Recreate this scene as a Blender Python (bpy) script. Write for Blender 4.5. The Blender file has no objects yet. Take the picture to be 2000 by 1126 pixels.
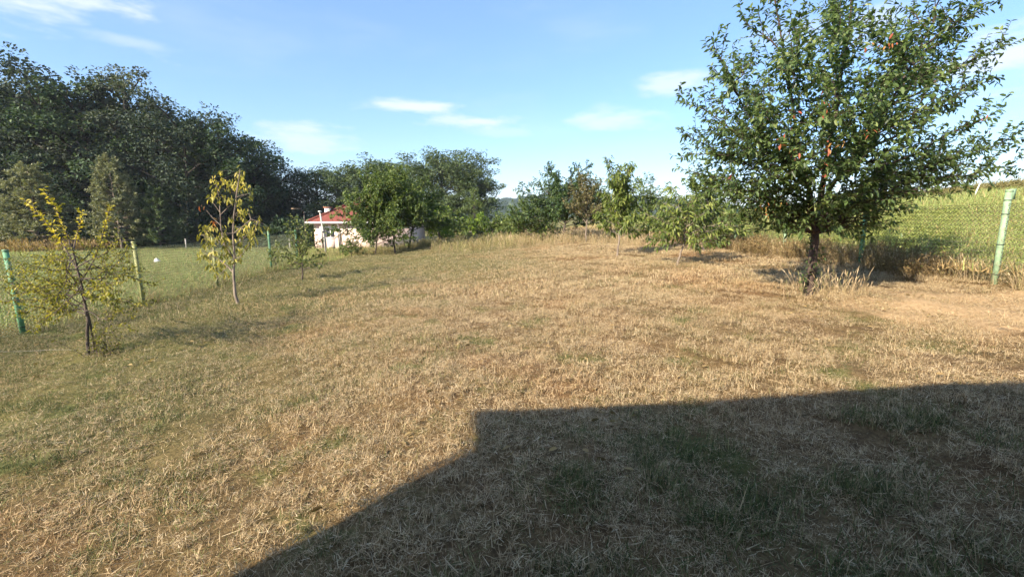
import bpy, math, random
import numpy as np
from math import radians, sin, cos, tan, pi, atan2

scene = bpy.context.scene
COL = scene.collection

# ------------------------------------------------------------------ camera, sky, sun, exposure
SUN_EL = radians(30.0)
SUN_X, SUN_Y = -0.713, -0.701            # horizontal direction towards the sun (behind and left of the camera)

cam = bpy.data.cameras.new('camera')
cam.lens = 16.0
cam.sensor_width = 36.0
cam.clip_start = 0.05
cam.clip_end = 6000
camo = bpy.data.objects.new('camera', cam)
camo.location = (0, 0, 1.6)
CAM_PITCH = math.atan(138 / 889.0)
camo.rotation_euler = (pi / 2 - CAM_PITCH, 0, 0)
COL.objects.link(camo)
scene.camera = camo

world = bpy.data.worlds.new('World')
scene.world = world
world.use_nodes = True
SKY_STRENGTH = 0.068

sun = bpy.data.lights.new('sun', 'SUN')
sun.energy = 5.0
sun.angle = radians(0.5)
sun.color = (1.0, 0.87, 0.70)
suno = bpy.data.objects.new('sun', sun)
suno.rotation_euler = (pi / 2 - SUN_EL, 0, atan2(SUN_X, -SUN_Y))
COL.objects.link(suno)

scene.view_settings.view_transform = 'Standard'
scene.view_settings.look = 'None'
scene.view_settings.exposure = 1.32
scene.view_settings.gamma = 1.0
scene.view_settings.use_curve_mapping = False
scene.cycles.max_bounces = 4
scene.cycles.diffuse_bounces = 2
scene.cycles.glossy_bounces = 1
scene.cycles.transmission_bounces = 3
scene.cycles.caustics_reflective = False
scene.cycles.caustics_refractive = False
scene.cycles.use_adaptive_sampling = True
scene.cycles.adaptive_threshold = 0.03
scene.cycles.transparent_max_bounces = 8
scene.cycles.volume_bounces = 0


class NT:
    """small node-tree helper"""
    def __init__(s, tree):
        s.t = tree
        s.n = tree.nodes
        s.l = tree.links

    def node(s, typ, ins=None, **kw):
        nd = s.n.new(typ)
        for k, v in kw.items():
            setattr(nd, k, v)
        for k, v in (ins or {}).items():
            if isinstance(v, bpy.types.NodeSocket):
                s.l.new(v, nd.inputs[k])
            else:
                nd.inputs[k].default_value = v
        return nd

    def m(s, op, a, b=0.0, c=0.0, clamp=False):
        nd = s.node('ShaderNodeMath', {0: a, 1: b, 2: c}, operation=op)
        nd.use_clamp = clamp
        return nd.outputs[0]

    def mixc(s, f, a, b, blend='MIX'):
        nd = s.node('ShaderNodeMix', {}, data_type='RGBA', blend_type=blend)
        for sock, v in ((nd.inputs[0], f), (nd.inputs[6], a), (nd.inputs[7], b)):
            if isinstance(v, bpy.types.NodeSocket):
                s.l.new(v, sock)
            else:
                sock.default_value = v if not isinstance(v, tuple) or len(v) == 4 else (*v, 1)
        return nd.outputs[2]

    def smooth(s, v, lo, hi, a=0.0, b=1.0):
        nd = s.node('ShaderNodeMapRange', {0: v, 1: lo, 2: hi, 3: a, 4: b}, interpolation_type='SMOOTHSTEP')
        return nd.outputs[0]

    def noise(s, vec, scale, detail=3.0, rough=0.55, out=0):
        nd = s.node('ShaderNodeTexNoise', {'Vector': vec, 'Scale': scale, 'Detail': detail, 'Roughness': rough})
        return nd.outputs[out]

    def ramp(s, f, stops):
        nd = s.node('ShaderNodeValToRGB', {0: f})
        e = nd.color_ramp.elements
        while len(e) < len(stops):
            e.new(0.5)
        for el, (p, c) in zip(e, stops):
            el.position = p
            el.color = (*c, 1)
        return nd.outputs[0]


def build_world():
    w = NT(world.node_tree)
    bg = w.n['Background']
    sky = w.node('ShaderNodeTexSky', sky_type='NISHITA')
    sky.sun_disc = False
    sky.sun_elevation = SUN_EL
    sky.sun_rotation = atan2(SUN_X, SUN_Y)
    sky.altitude = 200
    sky.air_density = 1.0
    sky.dust_density = 0.9
    sky.ozone_density = 3.5
    hs = w.node('ShaderNodeHueSaturation', {'Hue': 0.5, 'Saturation': 1.15, 'Value': 1.55, 'Color': sky.outputs[0]})
    tc = w.node('ShaderNodeTexCoord')
    d = tc.outputs['Generated']
    sep = w.node('ShaderNodeSeparateXYZ', {0: d})
    az = w.m('ARCTAN2', sep.outputs[0], sep.outputs[1])
    el = w.m('ARCSINE', sep.outputs[2])
    vec = w.node('ShaderNodeCombineXYZ', {0: az, 1: w.m('MULTIPLY', el, 3.6), 2: 0.0}).outputs[0]
    n1 = w.noise(vec, 9.0, 6.0, 0.6)
    n2 = w.noise(vec, 2.2, 4.0, 0.55)
    # thin cloud streaks: azimuth, elevation (degrees), half width, half height, strength, smudge
    blobs = [(-12.4, 12.7, 5.6, 0.85, 1.0), (-4.0, 11.3, 6.4, 0.85, .9), (12.5, 11.2, 6.0, 1.3, .7), (18.5, 14.6, 5.0, 1.5, .8),
             (-44, 20.5, 9.5, 4.6, 1.0), (-39, 15.8, 4.0, 0.6, .4), (46.5, 12.8, 5.5, 2.4, 1.0), (-24, 8.6, 6.0, 1.6, .75),
             (-34, 23, 8.0, 2.0, .35), (-1.0, 10.2, 5.5, .7, .35), (30, 18, 6, 1.5, .4), (36.5, 17.5, 3, 2.0, .7), (64, 17, 9, 2.2, .7), (-70, 16, 11, 2.0, .7),
             (110, 14, 12, 1.8, .6), (-120, 20, 14, 2.5, .6)]
    total = None
    ae = w.node('ShaderNodeCombineXYZ', {0: az, 1: el, 2: 0.0}).outputs[0]
    nz = w.m('MULTIPLY_ADD', n1, 3.2, -1.6)
    for a, e, wa, we, st in blobs:
        k = w.node('ShaderNodeVectorMath', {0: ae, 1: (1 / radians(wa), 1 / radians(we), 0), 2: (-a / wa, -e / we, 0)}, operation='MULTIPLY_ADD').outputs[0]
        r = w.node('ShaderNodeVectorMath', {0: k}, operation='LENGTH').outputs['Value']
        k = w.smooth(w.m('ADD', r, nz), 0.0, 1.3, st, 0.0)
        total = k if total is None else w.m('MAXIMUM', total, k)
    veil = w.m('MULTIPLY', w.smooth(n2, 0.45, 0.78), 0.22)
    band = w.m('MULTIPLY', w.smooth(el, radians(0), radians(16), 1.0, 0.0), 0.06)
    total = w.m('MAXIMUM', total, w.m('MAXIMUM', veil, band))
    blue = w.mixc(1.0, hs.outputs[0], (1.04, 1.0, 1.02, 1), 'MULTIPLY')
    hazy = w.mixc(0.27, blue, (3.9, 5.6, 8.4, 1))
    mixed = w.mixc(w.m('MULTIPLY', total, 0.85), hazy, (6.0, 6.5, 7.3, 1))
    w.l.new(mixed, bg.inputs[0])
    bg.inputs[1].default_value = SKY_STRENGTH
    world.cycles.sampling_method = 'MANUAL'
    world.cycles.sample_map_resolution = 256


build_world()

# ------------------------------------------------------------------ geometry helpers
rng = np.random.default_rng(7)
F_PX, _C, _S = 889.0, cos(CAM_PITCH), sin(CAM_PITCH)


def at(px, py, Y):
    """the point at distance Y in front of the house that is seen at (px, py) of the 2000 x 1126 photograph"""
    r, u = px - 1000.0, 563.0 - py
    d = np.array([r, F_PX * _C + u * _S, -F_PX * _S + u * _C])
    t = Y / d[1]
    return np.array([d[0] * t, Y, 1.6 + d[2] * t])


def sm(t):
    t = np.clip(t, 0, 1)
    return t * t * (3 - 2 * t)


def Z(x, y):
    """height of the terrain"""
    x = np.asarray(x, float)
    y = np.asarray(y, float)
    z = np.where(x < -9, -.513 - .15 * sm((-9 - x) / 15), np.where(x > 8, .456, .057 * x))
    xr = np.clip(x - 8, 0, 42)
    z = z + np.where(x > 8, .1 * xr, 0) * (1 - .62 * sm((y - 36) / 60))
    z = z - 1.3 * sm((y - 18) / 30) * sm((-3 - x) / 10)
    z = z - 2.0 * sm((y - 45) / 60) * sm((20 - x) / 20) * sm((x + 8) / 10)
    return z


def Zb(x, y):
    x = np.asarray(x, float)
    y = np.asarray(y, float)
    b = .018 * np.sin(1.7 * x + .6 * y) + .014 * np.sin(2.9 * y - 1.1 * x + 1) + .010 * np.sin(5.1 * x + 4.3 * y) + .008 * np.sin(7.7 * x - 6.1 * y + 2)
    return Z(x, y) + b * np.clip(np.hypot(x, y) / 3, .3, 1.5)


def mesh_arrays(name, verts, faces, attrs=None, smooth=False):
    """verts (N,3), faces: list of integer arrays (each (M,k)); attrs: dict of per-point floats"""
    me = bpy.data.meshes.new(name)
    verts = np.asarray(verts, np.float32)
    me.vertices.add(len(verts))
    me.vertices.foreach_set('co', verts.ravel())
    if not isinstance(faces, list):
        faces = [faces]
    faces = [np.asarray(f, np.int32) for f in faces if len(f)]
    li = np.concatenate([f.ravel() for f in faces])
    cnt = np.concatenate([np.full(len(f), f.shape[1], np.int32) for f in faces])
    st = np.concatenate([[0], np.cumsum(cnt)[:-1]]).astype(np.int32)
    me.loops.add(len(li))
    me.loops.foreach_set('vertex_index', li)
    me.polygons.add(len(cnt))
    me.polygons.foreach_set('loop_start', st)
    me.polygons.foreach_set('loop_total', cnt)
    if smooth:
        me.polygons.foreach_set('use_smooth', np.ones(len(cnt), bool))
    for k, v in (attrs or {}).items():
        a = me.attributes.new(k, 'FLOAT', 'POINT')
        a.data.foreach_set('value', np.asarray(v, np.float32))
    me.update(calc_edges=True)
    return me


def link(name, data, mat=None, parent=None, loc=None, rz=0.0):
    o = bpy.data.objects.new(name, data)
    if mat is not None and data is not None and not data.materials:
        data.materials.append(mat)
    COL.objects.link(o)
    if parent is not None:
        o.parent = parent
    if loc is not None:
        o.location = loc
    if rz:
        o.rotation_euler = (0, 0, rz)
    return o


def tag(o, label, cat, group=None, kind=None):
    if label:
        o['label'] = label
    if cat:
        o['category'] = cat
    if group:
        o['group'] = group
    if kind:
        o['kind'] = kind
    return o


def thing(name, label, cat, loc=(0, 0, 0), rz=0.0, group=None):
    o = bpy.data.objects.new(name, None)
    o.empty_display_size = .2
    COL.objects.link(o)
    o.location = loc
    o.rotation_euler = (0, 0, rz)
    return tag(o, label, cat, group)


class MB:
    """collects boxes, tubes and prisms into one mesh"""
    def __init__(s):
        s.v, s.q, s.t, s.n = [], [], [], 0

    def add(s, v, q=None, t=None):
        v = np.asarray(v, float)
        if q is not None and len(q):
            s.q.append(np.asarray(q) + s.n)
        if t is not None and len(t):
            s.t.append(np.asarray(t) + s.n)
        s.v.append(v)
        s.n += len(v)

    def box(s, a, b):
        (x0, y0, z0), (x1, y1, z1) = a, b
        v = [(x0, y0, z0), (x1, y0, z0), (x1, y1, z0), (x0, y1, z0), (x0, y0, z1), (x1, y0, z1), (x1, y1, z1), (x0, y1, z1)]
        s.add(v, [(3, 2, 1, 0), (4, 5, 6, 7), (0, 1, 5, 4), (1, 2, 6, 5), (2, 3, 7, 6), (3, 0, 4, 7)])
        return s

    def tube(s, pts, radii, sides=6, cap=True):
        pts = np.asarray(pts, float)
        n = len(pts)
        radii = np.broadcast_to(np.asarray(radii, float), (n,))
        tg = np.gradient(pts, axis=0)
        tg /= np.linalg.norm(tg, axis=1)[:, None] + 1e-12
        ref = np.array([0, 0, 1.0]) if abs(tg[:, 2].mean()) < .8 else np.array([1.0, 0, 0])
        u = np.cross(tg, ref)
        u /= np.linalg.norm(u, axis=1)[:, None] + 1e-12
        w = np.cross(tg, u)
        a = np.arange(sides) * 2 * pi / sides
        ring = pts[:, None, :] + radii[:, None, None] * (np.cos(a)[None, :, None] * u[:, None, :] + np.sin(a)[None, :, None] * w[:, None, :])
        v = ring.reshape(-1, 3)
        i = np.arange(n - 1)[:, None] * sides
        j = np.arange(sides)[None, :]
        k = (j + 1) % sides
        q = np.stack([i + j, i + k, i + sides + k, i + sides + j], -1).reshape(-1, 4)
        t = None
        if cap:
            v = np.vstack([v, pts[:1], pts[-1:]])
            c0, c1 = n * sides, n * sides + 1
            jj = np.arange(sides)
            kk = (jj + 1) % sides
            b = (n - 1) * sides
            t = np.vstack([np.stack([kk, jj, np.full(sides, c0)], -1), np.stack([b + jj, b + kk, np.full(sides, c1)], -1)])
        s.add(v, q, t)
        return s

    def mesh(s, name, smooth=False):
        return mesh_arrays(name, np.vstack(s.v), ([np.vstack(s.q)] if s.q else []) + ([np.vstack(s.t)] if s.t else []), smooth=smooth)

    def build(s, name, mat, parent=None, smooth=False, loc=None):
        return link(name, s.mesh(name, smooth), mat, parent, loc)


# ------------------------------------------------------------------ materials
def new_mat(name):
    m = bpy.data.materials.new(name)
    m.use_nodes = True
    t = NT(m.node_tree)
    return m, t, t.n['Principled BSDF']


def paint(name, col, rough=.6, var=.25, scale=6.0, bump=0.0, metal=0.0, dirt=None, rust=None):
    m, t, p = new_mat(name)
    tc = t.node('ShaderNodeTexCoord')
    o = tc.outputs['Object']
    n = t.noise(o, scale, 5.0, .65)
    lo = tuple(c * (1 - var) for c in col)
    hi = tuple(min(1, c * (1 + var)) for c in col)
    c = t.ramp(n, [(.3, lo), (.7, hi)])
    if dirt:
        n2 = t.noise(o, scale * .35, 6.0, .7)
        c = t.mixc(t.smooth(n2, .5, .72), c, (*dirt, 1))
    if rust:
        n3 = t.noise(o, scale * 2.6, 8.0, .75)
        c = t.mixc(t.smooth(n3, .58, .64), c, (*rust, 1))
    t.l.new(c, p.inputs['Base Color'])
    p.inputs['Roughness'].default_value = rough
    p.inputs['Metallic'].default_value = metal
    if bump:
        b = t.node('ShaderNodeBump', {'Strength': bump, 'Distance': .02, 'Height': t.noise(o, scale * 4, 5.0, .7)})
        t.l.new(b.outputs[0], p.inputs['Normal'])
    return m


def leaf_mat(name, stops, trans=.3, rough=.5, tcol=1.35):
    m, t, p = new_mat(name)
    v = t.node('ShaderNodeAttribute', attribute_name='v').outputs['Fac']
    c = t.ramp(v, stops)
    t.l.new(c, p.inputs['Base Color'])
    p.inputs['Roughness'].default_value = rough
    p.inputs['Specular IOR Level'].default_value = .35
    tr = t.node('ShaderNodeBsdfTranslucent', {'Color': t.mixc(1.0, c, (tcol * 1.1, tcol * 1.15, tcol * .55, 1), 'MULTIPLY')})
    mx = t.node('ShaderNodeMixShader', {0: trans, 1: p.outputs[0], 2: tr.outputs[0]})
    t.l.new(mx.outputs[0], t.n['Material Output'].inputs[0])
    return m


def bark_mat(name, a, b, scale=14.0):
    m, t, p = new_mat(name)
    o = t.node('ShaderNodeTexCoord').outputs['Object']
    st = t.node('ShaderNodeMapping', {'Vector': o, 'Scale': (1, 1, .28)}).outputs[0]
    n = t.noise(st, scale, 6.0, .7)
    t.l.new(t.ramp(n, [(.32, a), (.68, b)]), p.inputs['Base Color'])
    p.inputs['Roughness'].default_value = .9
    bp = t.node('ShaderNodeBump', {'Strength': .8, 'Distance': .015, 'Height': n})
    t.l.new(bp.outputs[0], p.inputs['Normal'])
    return m


def zone_sockets(t):
    """share of green grass by place: dry in the garden, greener along the low side and out in the fields"""
    g = t.node('ShaderNodeNewGeometry').outputs['Position']
    s = t.node('ShaderNodeSeparateXYZ', {0: g})
    x, y = s.outputs[0], s.outputs[1]
    big = t.noise(g, .35, 4.0, .6)
    mid = t.noise(g, 1.15, 4.0, .62)
    xw = t.m('ADD', x, t.m('MULTIPLY', t.m('SUBTRACT', big, .5), 7.0))
    low = t.m('MULTIPLY', t.smooth(xw, .3, -6.0), .66)
    far = t.m('MULTIPLY', t.smooth(y, 7.0, 16.0), t.smooth(xw, 4.5, -3.0, 0.0, .58))
    lf = t.smooth(x, -8.7, -9.6, 0.0, .72)
    rf = t.smooth(x, 8.3, 9.2, 0.0, .8)
    patch = t.m('MULTIPLY', t.smooth(mid, .56, .68), t.smooth(y, 5.0, 12.0, .6, .2))
    gsum = t.m('MAXIMUM', t.m('MAXIMUM', low, far), t.m('MAXIMUM', lf, rf))
    gsum = t.m('ADD', t.m('MAXIMUM', gsum, t.smooth(mid, .38, .62, .03, .18)), t.m('MULTIPLY', patch, t.smooth(x, 6.0, 3.0)), clamp=True)
    return g, x, y, gsum, big, mid


def ground_mat():
    m, t, p = new_mat('dry_lawn_soil')
    g, x, y, gs, big, mid = zone_sockets(t)
    fine = t.noise(g, 38.0, 6.0, .75)
    fine2 = t.noise(g, 9.0, 5.0, .7)
    f = t.m('ADD', t.m('MULTIPLY', fine, .6), t.m('MULTIPLY', fine2, .4))
    dry = t.ramp(f, [(.30, (.045, .026, .013)), (.46, (.115, .070, .034)), (.60, (.24, .155, .075)), (.75, (.42, .29, .145))])
    grn = t.ramp(f, [(.30, (.045, .046, .015)), (.5, (.135, .14, .043)), (.72, (.28, .27, .095))])
    c = t.mixc(gs, dry, grn)
    red = t.smooth(big, .5, .68, 0.0, .45)
    red = t.m('MULTIPLY', red, t.m('SUBTRACT', 1.0, gs))
    c = t.mixc(red, c, (.23, .115, .05, 1))
    dx = t.m('DIVIDE', t.m('SUBTRACT', x, 7.0), 2.6)
    dy = t.m('DIVIDE', t.m('SUBTRACT', y, 6.2), 1.15)
    rr = t.m('ADD', t.m('SQRT', t.m('ADD', t.m('MULTIPLY', dx, dx), t.m('MULTIPLY', dy, dy))), t.m('MULTIPLY', t.m('SUBTRACT', mid, .5), 1.6))
    sand = t.ramp(f, [(.30, (.26, .17, .085)), (.48, (.42, .29, .155)), (.7, (.56, .41, .235))])
    c = t.mixc(t.smooth(rr, 1.1, .75), c, sand)
    t.l.new(c, p.inputs['Base Color'])
    p.inputs['Roughness'].default_value = .95
    p.inputs['Specular IOR Level'].default_value = .1
    b = t.node('ShaderNodeBump', {'Strength': .9, 'Distance': .03, 'Height': f})
    t.l.new(b.outputs[0], p.inputs['Normal'])
    return m


def blade_mat(name, straw, green, extra=0.0, trans=.25):
    m, t, p = new_mat(name)
    g, x, y, gs, big, mid = zone_sockets(t)
    v = t.node('ShaderNodeAttribute', attribute_name='v').outputs['Fac']
    w = t.node('ShaderNodeAttribute', attribute_name='w').outputs['Fac']
    cs = t.ramp(v, straw)
    cg = t.ramp(v, green)
    f = t.smooth(t.m('SUBTRACT', t.m('ADD', gs, extra), w), -.08, .08)
    c = t.mixc(f, cs, cg)
    # worn, redder straw in places
    c = t.mixc(t.m('MULTIPLY', t.smooth(big, .48, .7, 0.0, .5), t.m('SUBTRACT', 1.0, f)), c, t.mixc(1.0, c, (.97, .80, .66, 1), 'MULTIPLY'))
    t.l.new(c, p.inputs['Base Color'])
    p.inputs['Roughness'].default_value = .7
    p.inputs['Specular IOR Level'].default_value = .2
    tr = t.node('ShaderNodeBsdfTranslucent', {'Color': c})
    mx = t.node('ShaderNodeMixShader', {0: trans, 1: p.outputs[0], 2: tr.outputs[0]})
    t.l.new(mx.outputs[0], t.n['Material Output'].inputs[0])
    return m


STRAW = [(0.0, (.17, .10, .05)), (.35, (.40, .29, .155)), (.7, (.61, .475, .275)), (1.0, (.80, .67, .45))]
GREEN = [(0.0, (.04, .055, .02)), (.45, (.10, .125, .04)), (.8, (.21, .22, .075)), (1.0, (.38, .34, .14))]
M_ground = ground_mat()
M_blade = blade_mat('lawn_blades', STRAW, GREEN)
M_field = blade_mat('field_blades', [(0.0, (.22, .14, .06)), (.5, (.40, .29, .13)), (1.0, (.60, .46, .24))],
                    [(0.0, (.12, .15, .04)), (.5, (.26, .33, .09)), (1.0, (.47, .51, .19))])
M_tall = blade_mat('tall_straw', [(0.0, (.20, .135, .065)), (.5, (.41, .305, .165)), (1.0, (.64, .51, .32))],
                   [(0.0, (.08, .085, .028)), (.5, (.20, .19, .07)), (1.0, (.40, .35, .15))], extra=.12)
M_crop = leaf_mat('crop_leaves', [(0, (.14, .155, .035)), (.5, (.31, .35, .10)), (1, (.50, .50, .17))], .35, .55)
M_crop2 = leaf_mat('field_scrub', [(0, (.10, .09, .03)), (.5, (.22, .19, .07)), (1, (.34, .30, .12))], .25, .7)
M_weed = leaf_mat('brown_weeds', [(0, (.10, .07, .03)), (.5, (.26, .18, .08)), (.85, (.38, .28, .13)), (1, (.20, .20, .07))], .25, .8)

M_forest = leaf_mat('oak_leaves', [(0, (.020, .034, .022)), (.5, (.050, .088, .040)), (1, (.115, .16, .07))], .18, .75)
M_forestb = leaf_mat('oak_leaves_grey', [(0, (.03, .042, .03)), (.5, (.075, .095, .062)), (1, (.15, .17, .11))], .18, .75)
M_forestc = leaf_mat('oak_leaves_deep', [(0, (.014, .026, .018)), (.5, (.04, .062, .038)), (1, (.09, .115, .065))], .18, .75)
M_forest2 = leaf_mat('mixed_wood_leaves', [(0, (.03, .054, .024)), (.5, (.085, .125, .052)), (1, (.17, .21, .09))], .22, .7)
M_pine = leaf_mat('pine_needles', [(0, (.08, .09, .045)), (.5, (.21, .225, .12)), (1, (.36, .35, .21))], .2, .6)
M_cherry = leaf_mat('cherry_leaves', [(0, (.028, .05, .018)), (.5, (.088, .138, .044)), (.9, (.16, .215, .072)), (1, (.20, .25, .085))], .36, .42)
M_redleaf = leaf_mat('turned_leaves', [(0, (.27, .05, .035)), (.5, (.38, .12, .05)), (1, (.44, .27, .08))], .3, .5)
M_yellowleaf = leaf_mat('yellowing_leaves', [(0, (.14, .145, .03)), (.5, (.33, .295, .058)), (1, (.56, .46, .12))], .32, .5)
M_shrub = leaf_mat('small_yellow_leaves', [(0, (.09, .10, .018)), (.5, (.26, .24, .035)), (1, (.52, .42, .07))], .38, .5)
M_plum = leaf_mat('plum_leaves', [(0, (.036, .06, .016)), (.5, (.10, .15, .036)), (1, (.23, .27, .075))], .28, .5)
M_peach = leaf_mat('peach_leaves', [(0, (.045, .075, .016)), (.5, (.125, .17, .038)), (1, (.28, .31, .08))], .32, .42)
M_apple = leaf_mat('apple_leaves', [(0, (.022, .05, .018)), (.5, (.06, .105, .035)), (1, (.13, .18, .06))], .25, .5)
M_dulltree = leaf_mat('dull_leaves', [(0, (.05, .055, .02)), (.5, (.13, .125, .05)), (1, (.27, .22, .10))], .25, .6)
M_bushgreen = leaf_mat('quince_leaves', [(0, (.045, .065, .018)), (.5, (.12, .15, .038)), (1, (.30, .31, .10))], .28, .5)
M_bright = leaf_mat('bright_leaves', [(0, (.06, .11, .012)), (.5, (.16, .25, .03)), (1, (.30, .37, .06))], .35, .5)

M_bark = bark_mat('bark_dark', (.035, .026, .020), (.13, .10, .08))
M_woodbark = bark_mat('bark_wood', (.018, .015, .012), (.055, .046, .038))
M_barkred = bark_mat('bark_cherry', (.028, .018, .013), (.10, .068, .052), 22.0)
M_barkpale = bark_mat('bark_pale', (.10, .075, .055), (.30, .245, .19))
M_greenpost = paint('green_post_paint', (.09, .26, .13), .6, .4, 9.0, .25, dirt=(.27, .28, .17), rust=(.13, .075, .04))
M_palepost = paint('pale_green_post_paint', (.23, .35, .21), .6, .3, 8.0, .25, dirt=(.40, .36, .24), rust=(.15, .09, .05))
M_yellowpost = paint('yellow_green_post_paint', (.30, .31, .11), .6, .3, 8.0, .2, dirt=(.16, .22, .10))  # yellowish green with darker green patches, for some low-side posts
M_wire = paint('green_wire', (.26, .29, .15), .5, .3, 4.0)
M_wireolive = paint('weathered_wire', (.10, .095, .05), .6, .3, 4.0)
M_wiredark = paint('dark_wire', (.03, .035, .03), .6, .2)
M_wall = paint('pink_cream_render', (.66, .50, .42), .9, .06, 1.5, .15, dirt=(.50, .36, .29))
M_rooftile = paint('red_roof_tiles', (.135, .032, .022), .9, .3, 3.0, .3)
M_white = paint('white_paint', (.75, .73, .70), .6, .08, 3.0)
M_glass = paint('dark_glass', (.03, .035, .04), .08, .2)
M_brick = paint('chimney_brick', (.36, .17, .10), .9, .3, 8.0, .3)
M_steel = paint('grey_steel', (.62, .60, .57), .45, .15, 5.0)
M_concrete = paint('pale_concrete', (.42, .40, .36), .9, .2, 5.0, .3)
M_plastic = paint('white_plastic', (.8, .8, .8), .5, .05)
M_track = paint('track_dust', (.30, .23, .15), .95, .25, 2.0, .4)
M_wood = paint('weathered_wood', (.26, .19, .12), .85, .3, 10.0, .4)
M_hill = leaf_mat('far_wood', [(0, (.012, .022, .012)), (.5, (.03, .05, .026)), (1, (.06, .085, .04))], .1, .6)


# ------------------------------------------------------------------ ground, track, hills
def axis(parts):
    out = []
    for a, b, n in parts:
        out.append(np.linspace(a, b, n, endpoint=False))
    return np.concatenate(out + [np.array([parts[-1][1]])])


def build_ground():
    xs = axis([(-1500, -200, 12), (-200, -60, 24), (-60, -14, 46), (-14, 14, 170), (14, 60, 46), (60, 200, 24), (200, 1500, 12)])
    ys = axis([(-300, -20, 14), (-20, 0, 20), (0, 16, 110), (16, 32, 64), (32, 70, 40), (70, 200, 26), (200, 2500, 22)])
    X, Y = np.meshgrid(xs, ys)
    v = np.stack([X, Y, Zb(X, Y)], -1).reshape(-1, 3)
    nx, ny = len(xs), len(ys)
    i = (np.arange(ny - 1)[:, None] * nx + np.arange(nx - 1)[None, :]).ravel()
    q = np.stack([i, i + 1, i + nx + 1, i + nx], -1)
    o = link('ground', mesh_arrays('ground', v, q, smooth=True), M_ground)
    tag(o, 'dry mown garden ground sloping up to the field', None, kind='structure')
    # pale track along the edge of the wood
    xs = np.linspace(-75, -20, 60)
    v, q = [], []
    for k, x in enumerate(xs):
        for dy in (-1.0, 1.0):
            yy = 53 + dy + .4 * sin(x * .3)
            v.append((x, yy, float(Zb(x, yy)) + .03))
        if k:
            b = 2 * k
            q.append((b - 2, b, b + 1, b - 1))
    o = link('track', mesh_arrays('track', np.array(v), np.array(q)), M_track)
    tag(o, 'pale dirt track at the foot of the wood', None, kind='structure')


def build_hills():
    """far wooded ridge: a swelling ground sheet with tree-sized humps"""
    r = np.random.default_rng(3)
    xs = np.linspace(-500, 900, 420)
    prof = 16 + 9 * np.sin(xs * .006 + 1.2) + 4 * np.sin(xs * .017)
    v, q = [], []
    ny = 14
    for j in range(ny):
        f = j / (ny - 1)
        y = 420 + 160 * f
        hump = r.uniform(-1.6, 2.2, len(xs)) * (f > .05)
        z = -6 + (prof + 6) * sin(min(1, f * 1.25) * pi / 2) * (1 if f < .8 else 1 - (f - .8) * 1.2) + hump
        v.append(np.stack([xs + r.uniform(-1, 1, len(xs)), np.full(len(xs), y), z], -1))
    n = len(xs)
    i = (np.arange(ny - 1)[:, None] * n + np.arange(n - 1)[None, :]).ravel()
    q = np.stack([i, i + 1, i + n + 1, i + n], -1)
    vv = np.vstack(v)
    o = link('hills', mesh_arrays('hills', vv, q, {'v': r.uniform(0, 1, len(vv))}), M_hill)
    tag(o, 'far dark wooded ridge beyond the fields', None, kind='structure')


build_ground()
build_hills()


# ------------------------------------------------------------------ houses
def hip_roof(x0, x1, y0, y1, z, h, inset, over, thick=.14):
    x0, x1, y0, y1 = x0 - over, x1 + over, y0 - over, y1 + over
    ym = (y0 + y1) / 2
    v = [(x0, y0, z), (x1, y0, z), (x1, y1, z), (x0, y1, z), (x0 + inset, ym, z + h), (x1 - inset, ym, z + h)]
    v += [(a, b, c - thick) for a, b, c in v[:4]]
    q = [(0, 1, 5, 4), (2, 3, 4, 5), (1, 0, 6, 7), (2, 1, 7, 8), (3, 2, 8, 9), (0, 3, 9, 6), (6, 9, 8, 7)]
    t = [(1, 2, 5), (3, 0, 4)]
    return v, q, t


def wall_with_holes(mb, x0, x1, y, z0, z1, holes, t=.25):
    """front wall in the plane y (thickness t towards +y) with rectangular openings (xa, xb, za, zb)"""
    xs = sorted({x0, x1, *[h[0] for h in holes], *[h[1] for h in holes]})
    for a, b in zip(xs, xs[1:]):
        spans = sorted((h[2], h[3]) for h in holes if h[0] <= a and h[1] >= b)
        z = z0
        for s, e in spans:
            if s > z:
                mb.box((a, y, z), (b, y + t, s))
            z = e
        if z < z1:
            mb.box((a, y, z), (b, y + t, z1))


def make_window(parent, x0, x1, z0, z1, y, n=2):
    w = MB().box((x0, y + .10, z0), (x0 + .06, y + .16, z1)).box((x1 - .06, y + .10, z0), (x1, y + .16, z1))
    w.box((x0 + .06, y + .10, z1 - .06), (x1 - .06, y + .16, z1)).box((x0 + .06, y + .10, z0), (x1 - .06, y + .16, z0 + .06))
    wo = w.build('window', M_white, parent)
    for k in range(1, n):
        xm = x0 + (x1 - x0) * k / n
        MB().box((xm - .04, y + .098, z0 + .06), (xm + .04, y + .162, z1 - .06)).build('mullion', M_white, wo)
    for k in range(n):
        a = x0 + (x1 - x0) * k / n + .05
        b = x0 + (x1 - x0) * (k + 1) / n - .05
        MB().box((a, y + .125, z0 + .05), (b, y + .135, z1 - .05)).build('pane', M_glass, wo)
    MB().box((x0 - .08, y - .06, z0 - .07), (x1 + .08, y + .10, z0 - .004)).build('sill', M_white, wo)
    return wo


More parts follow.
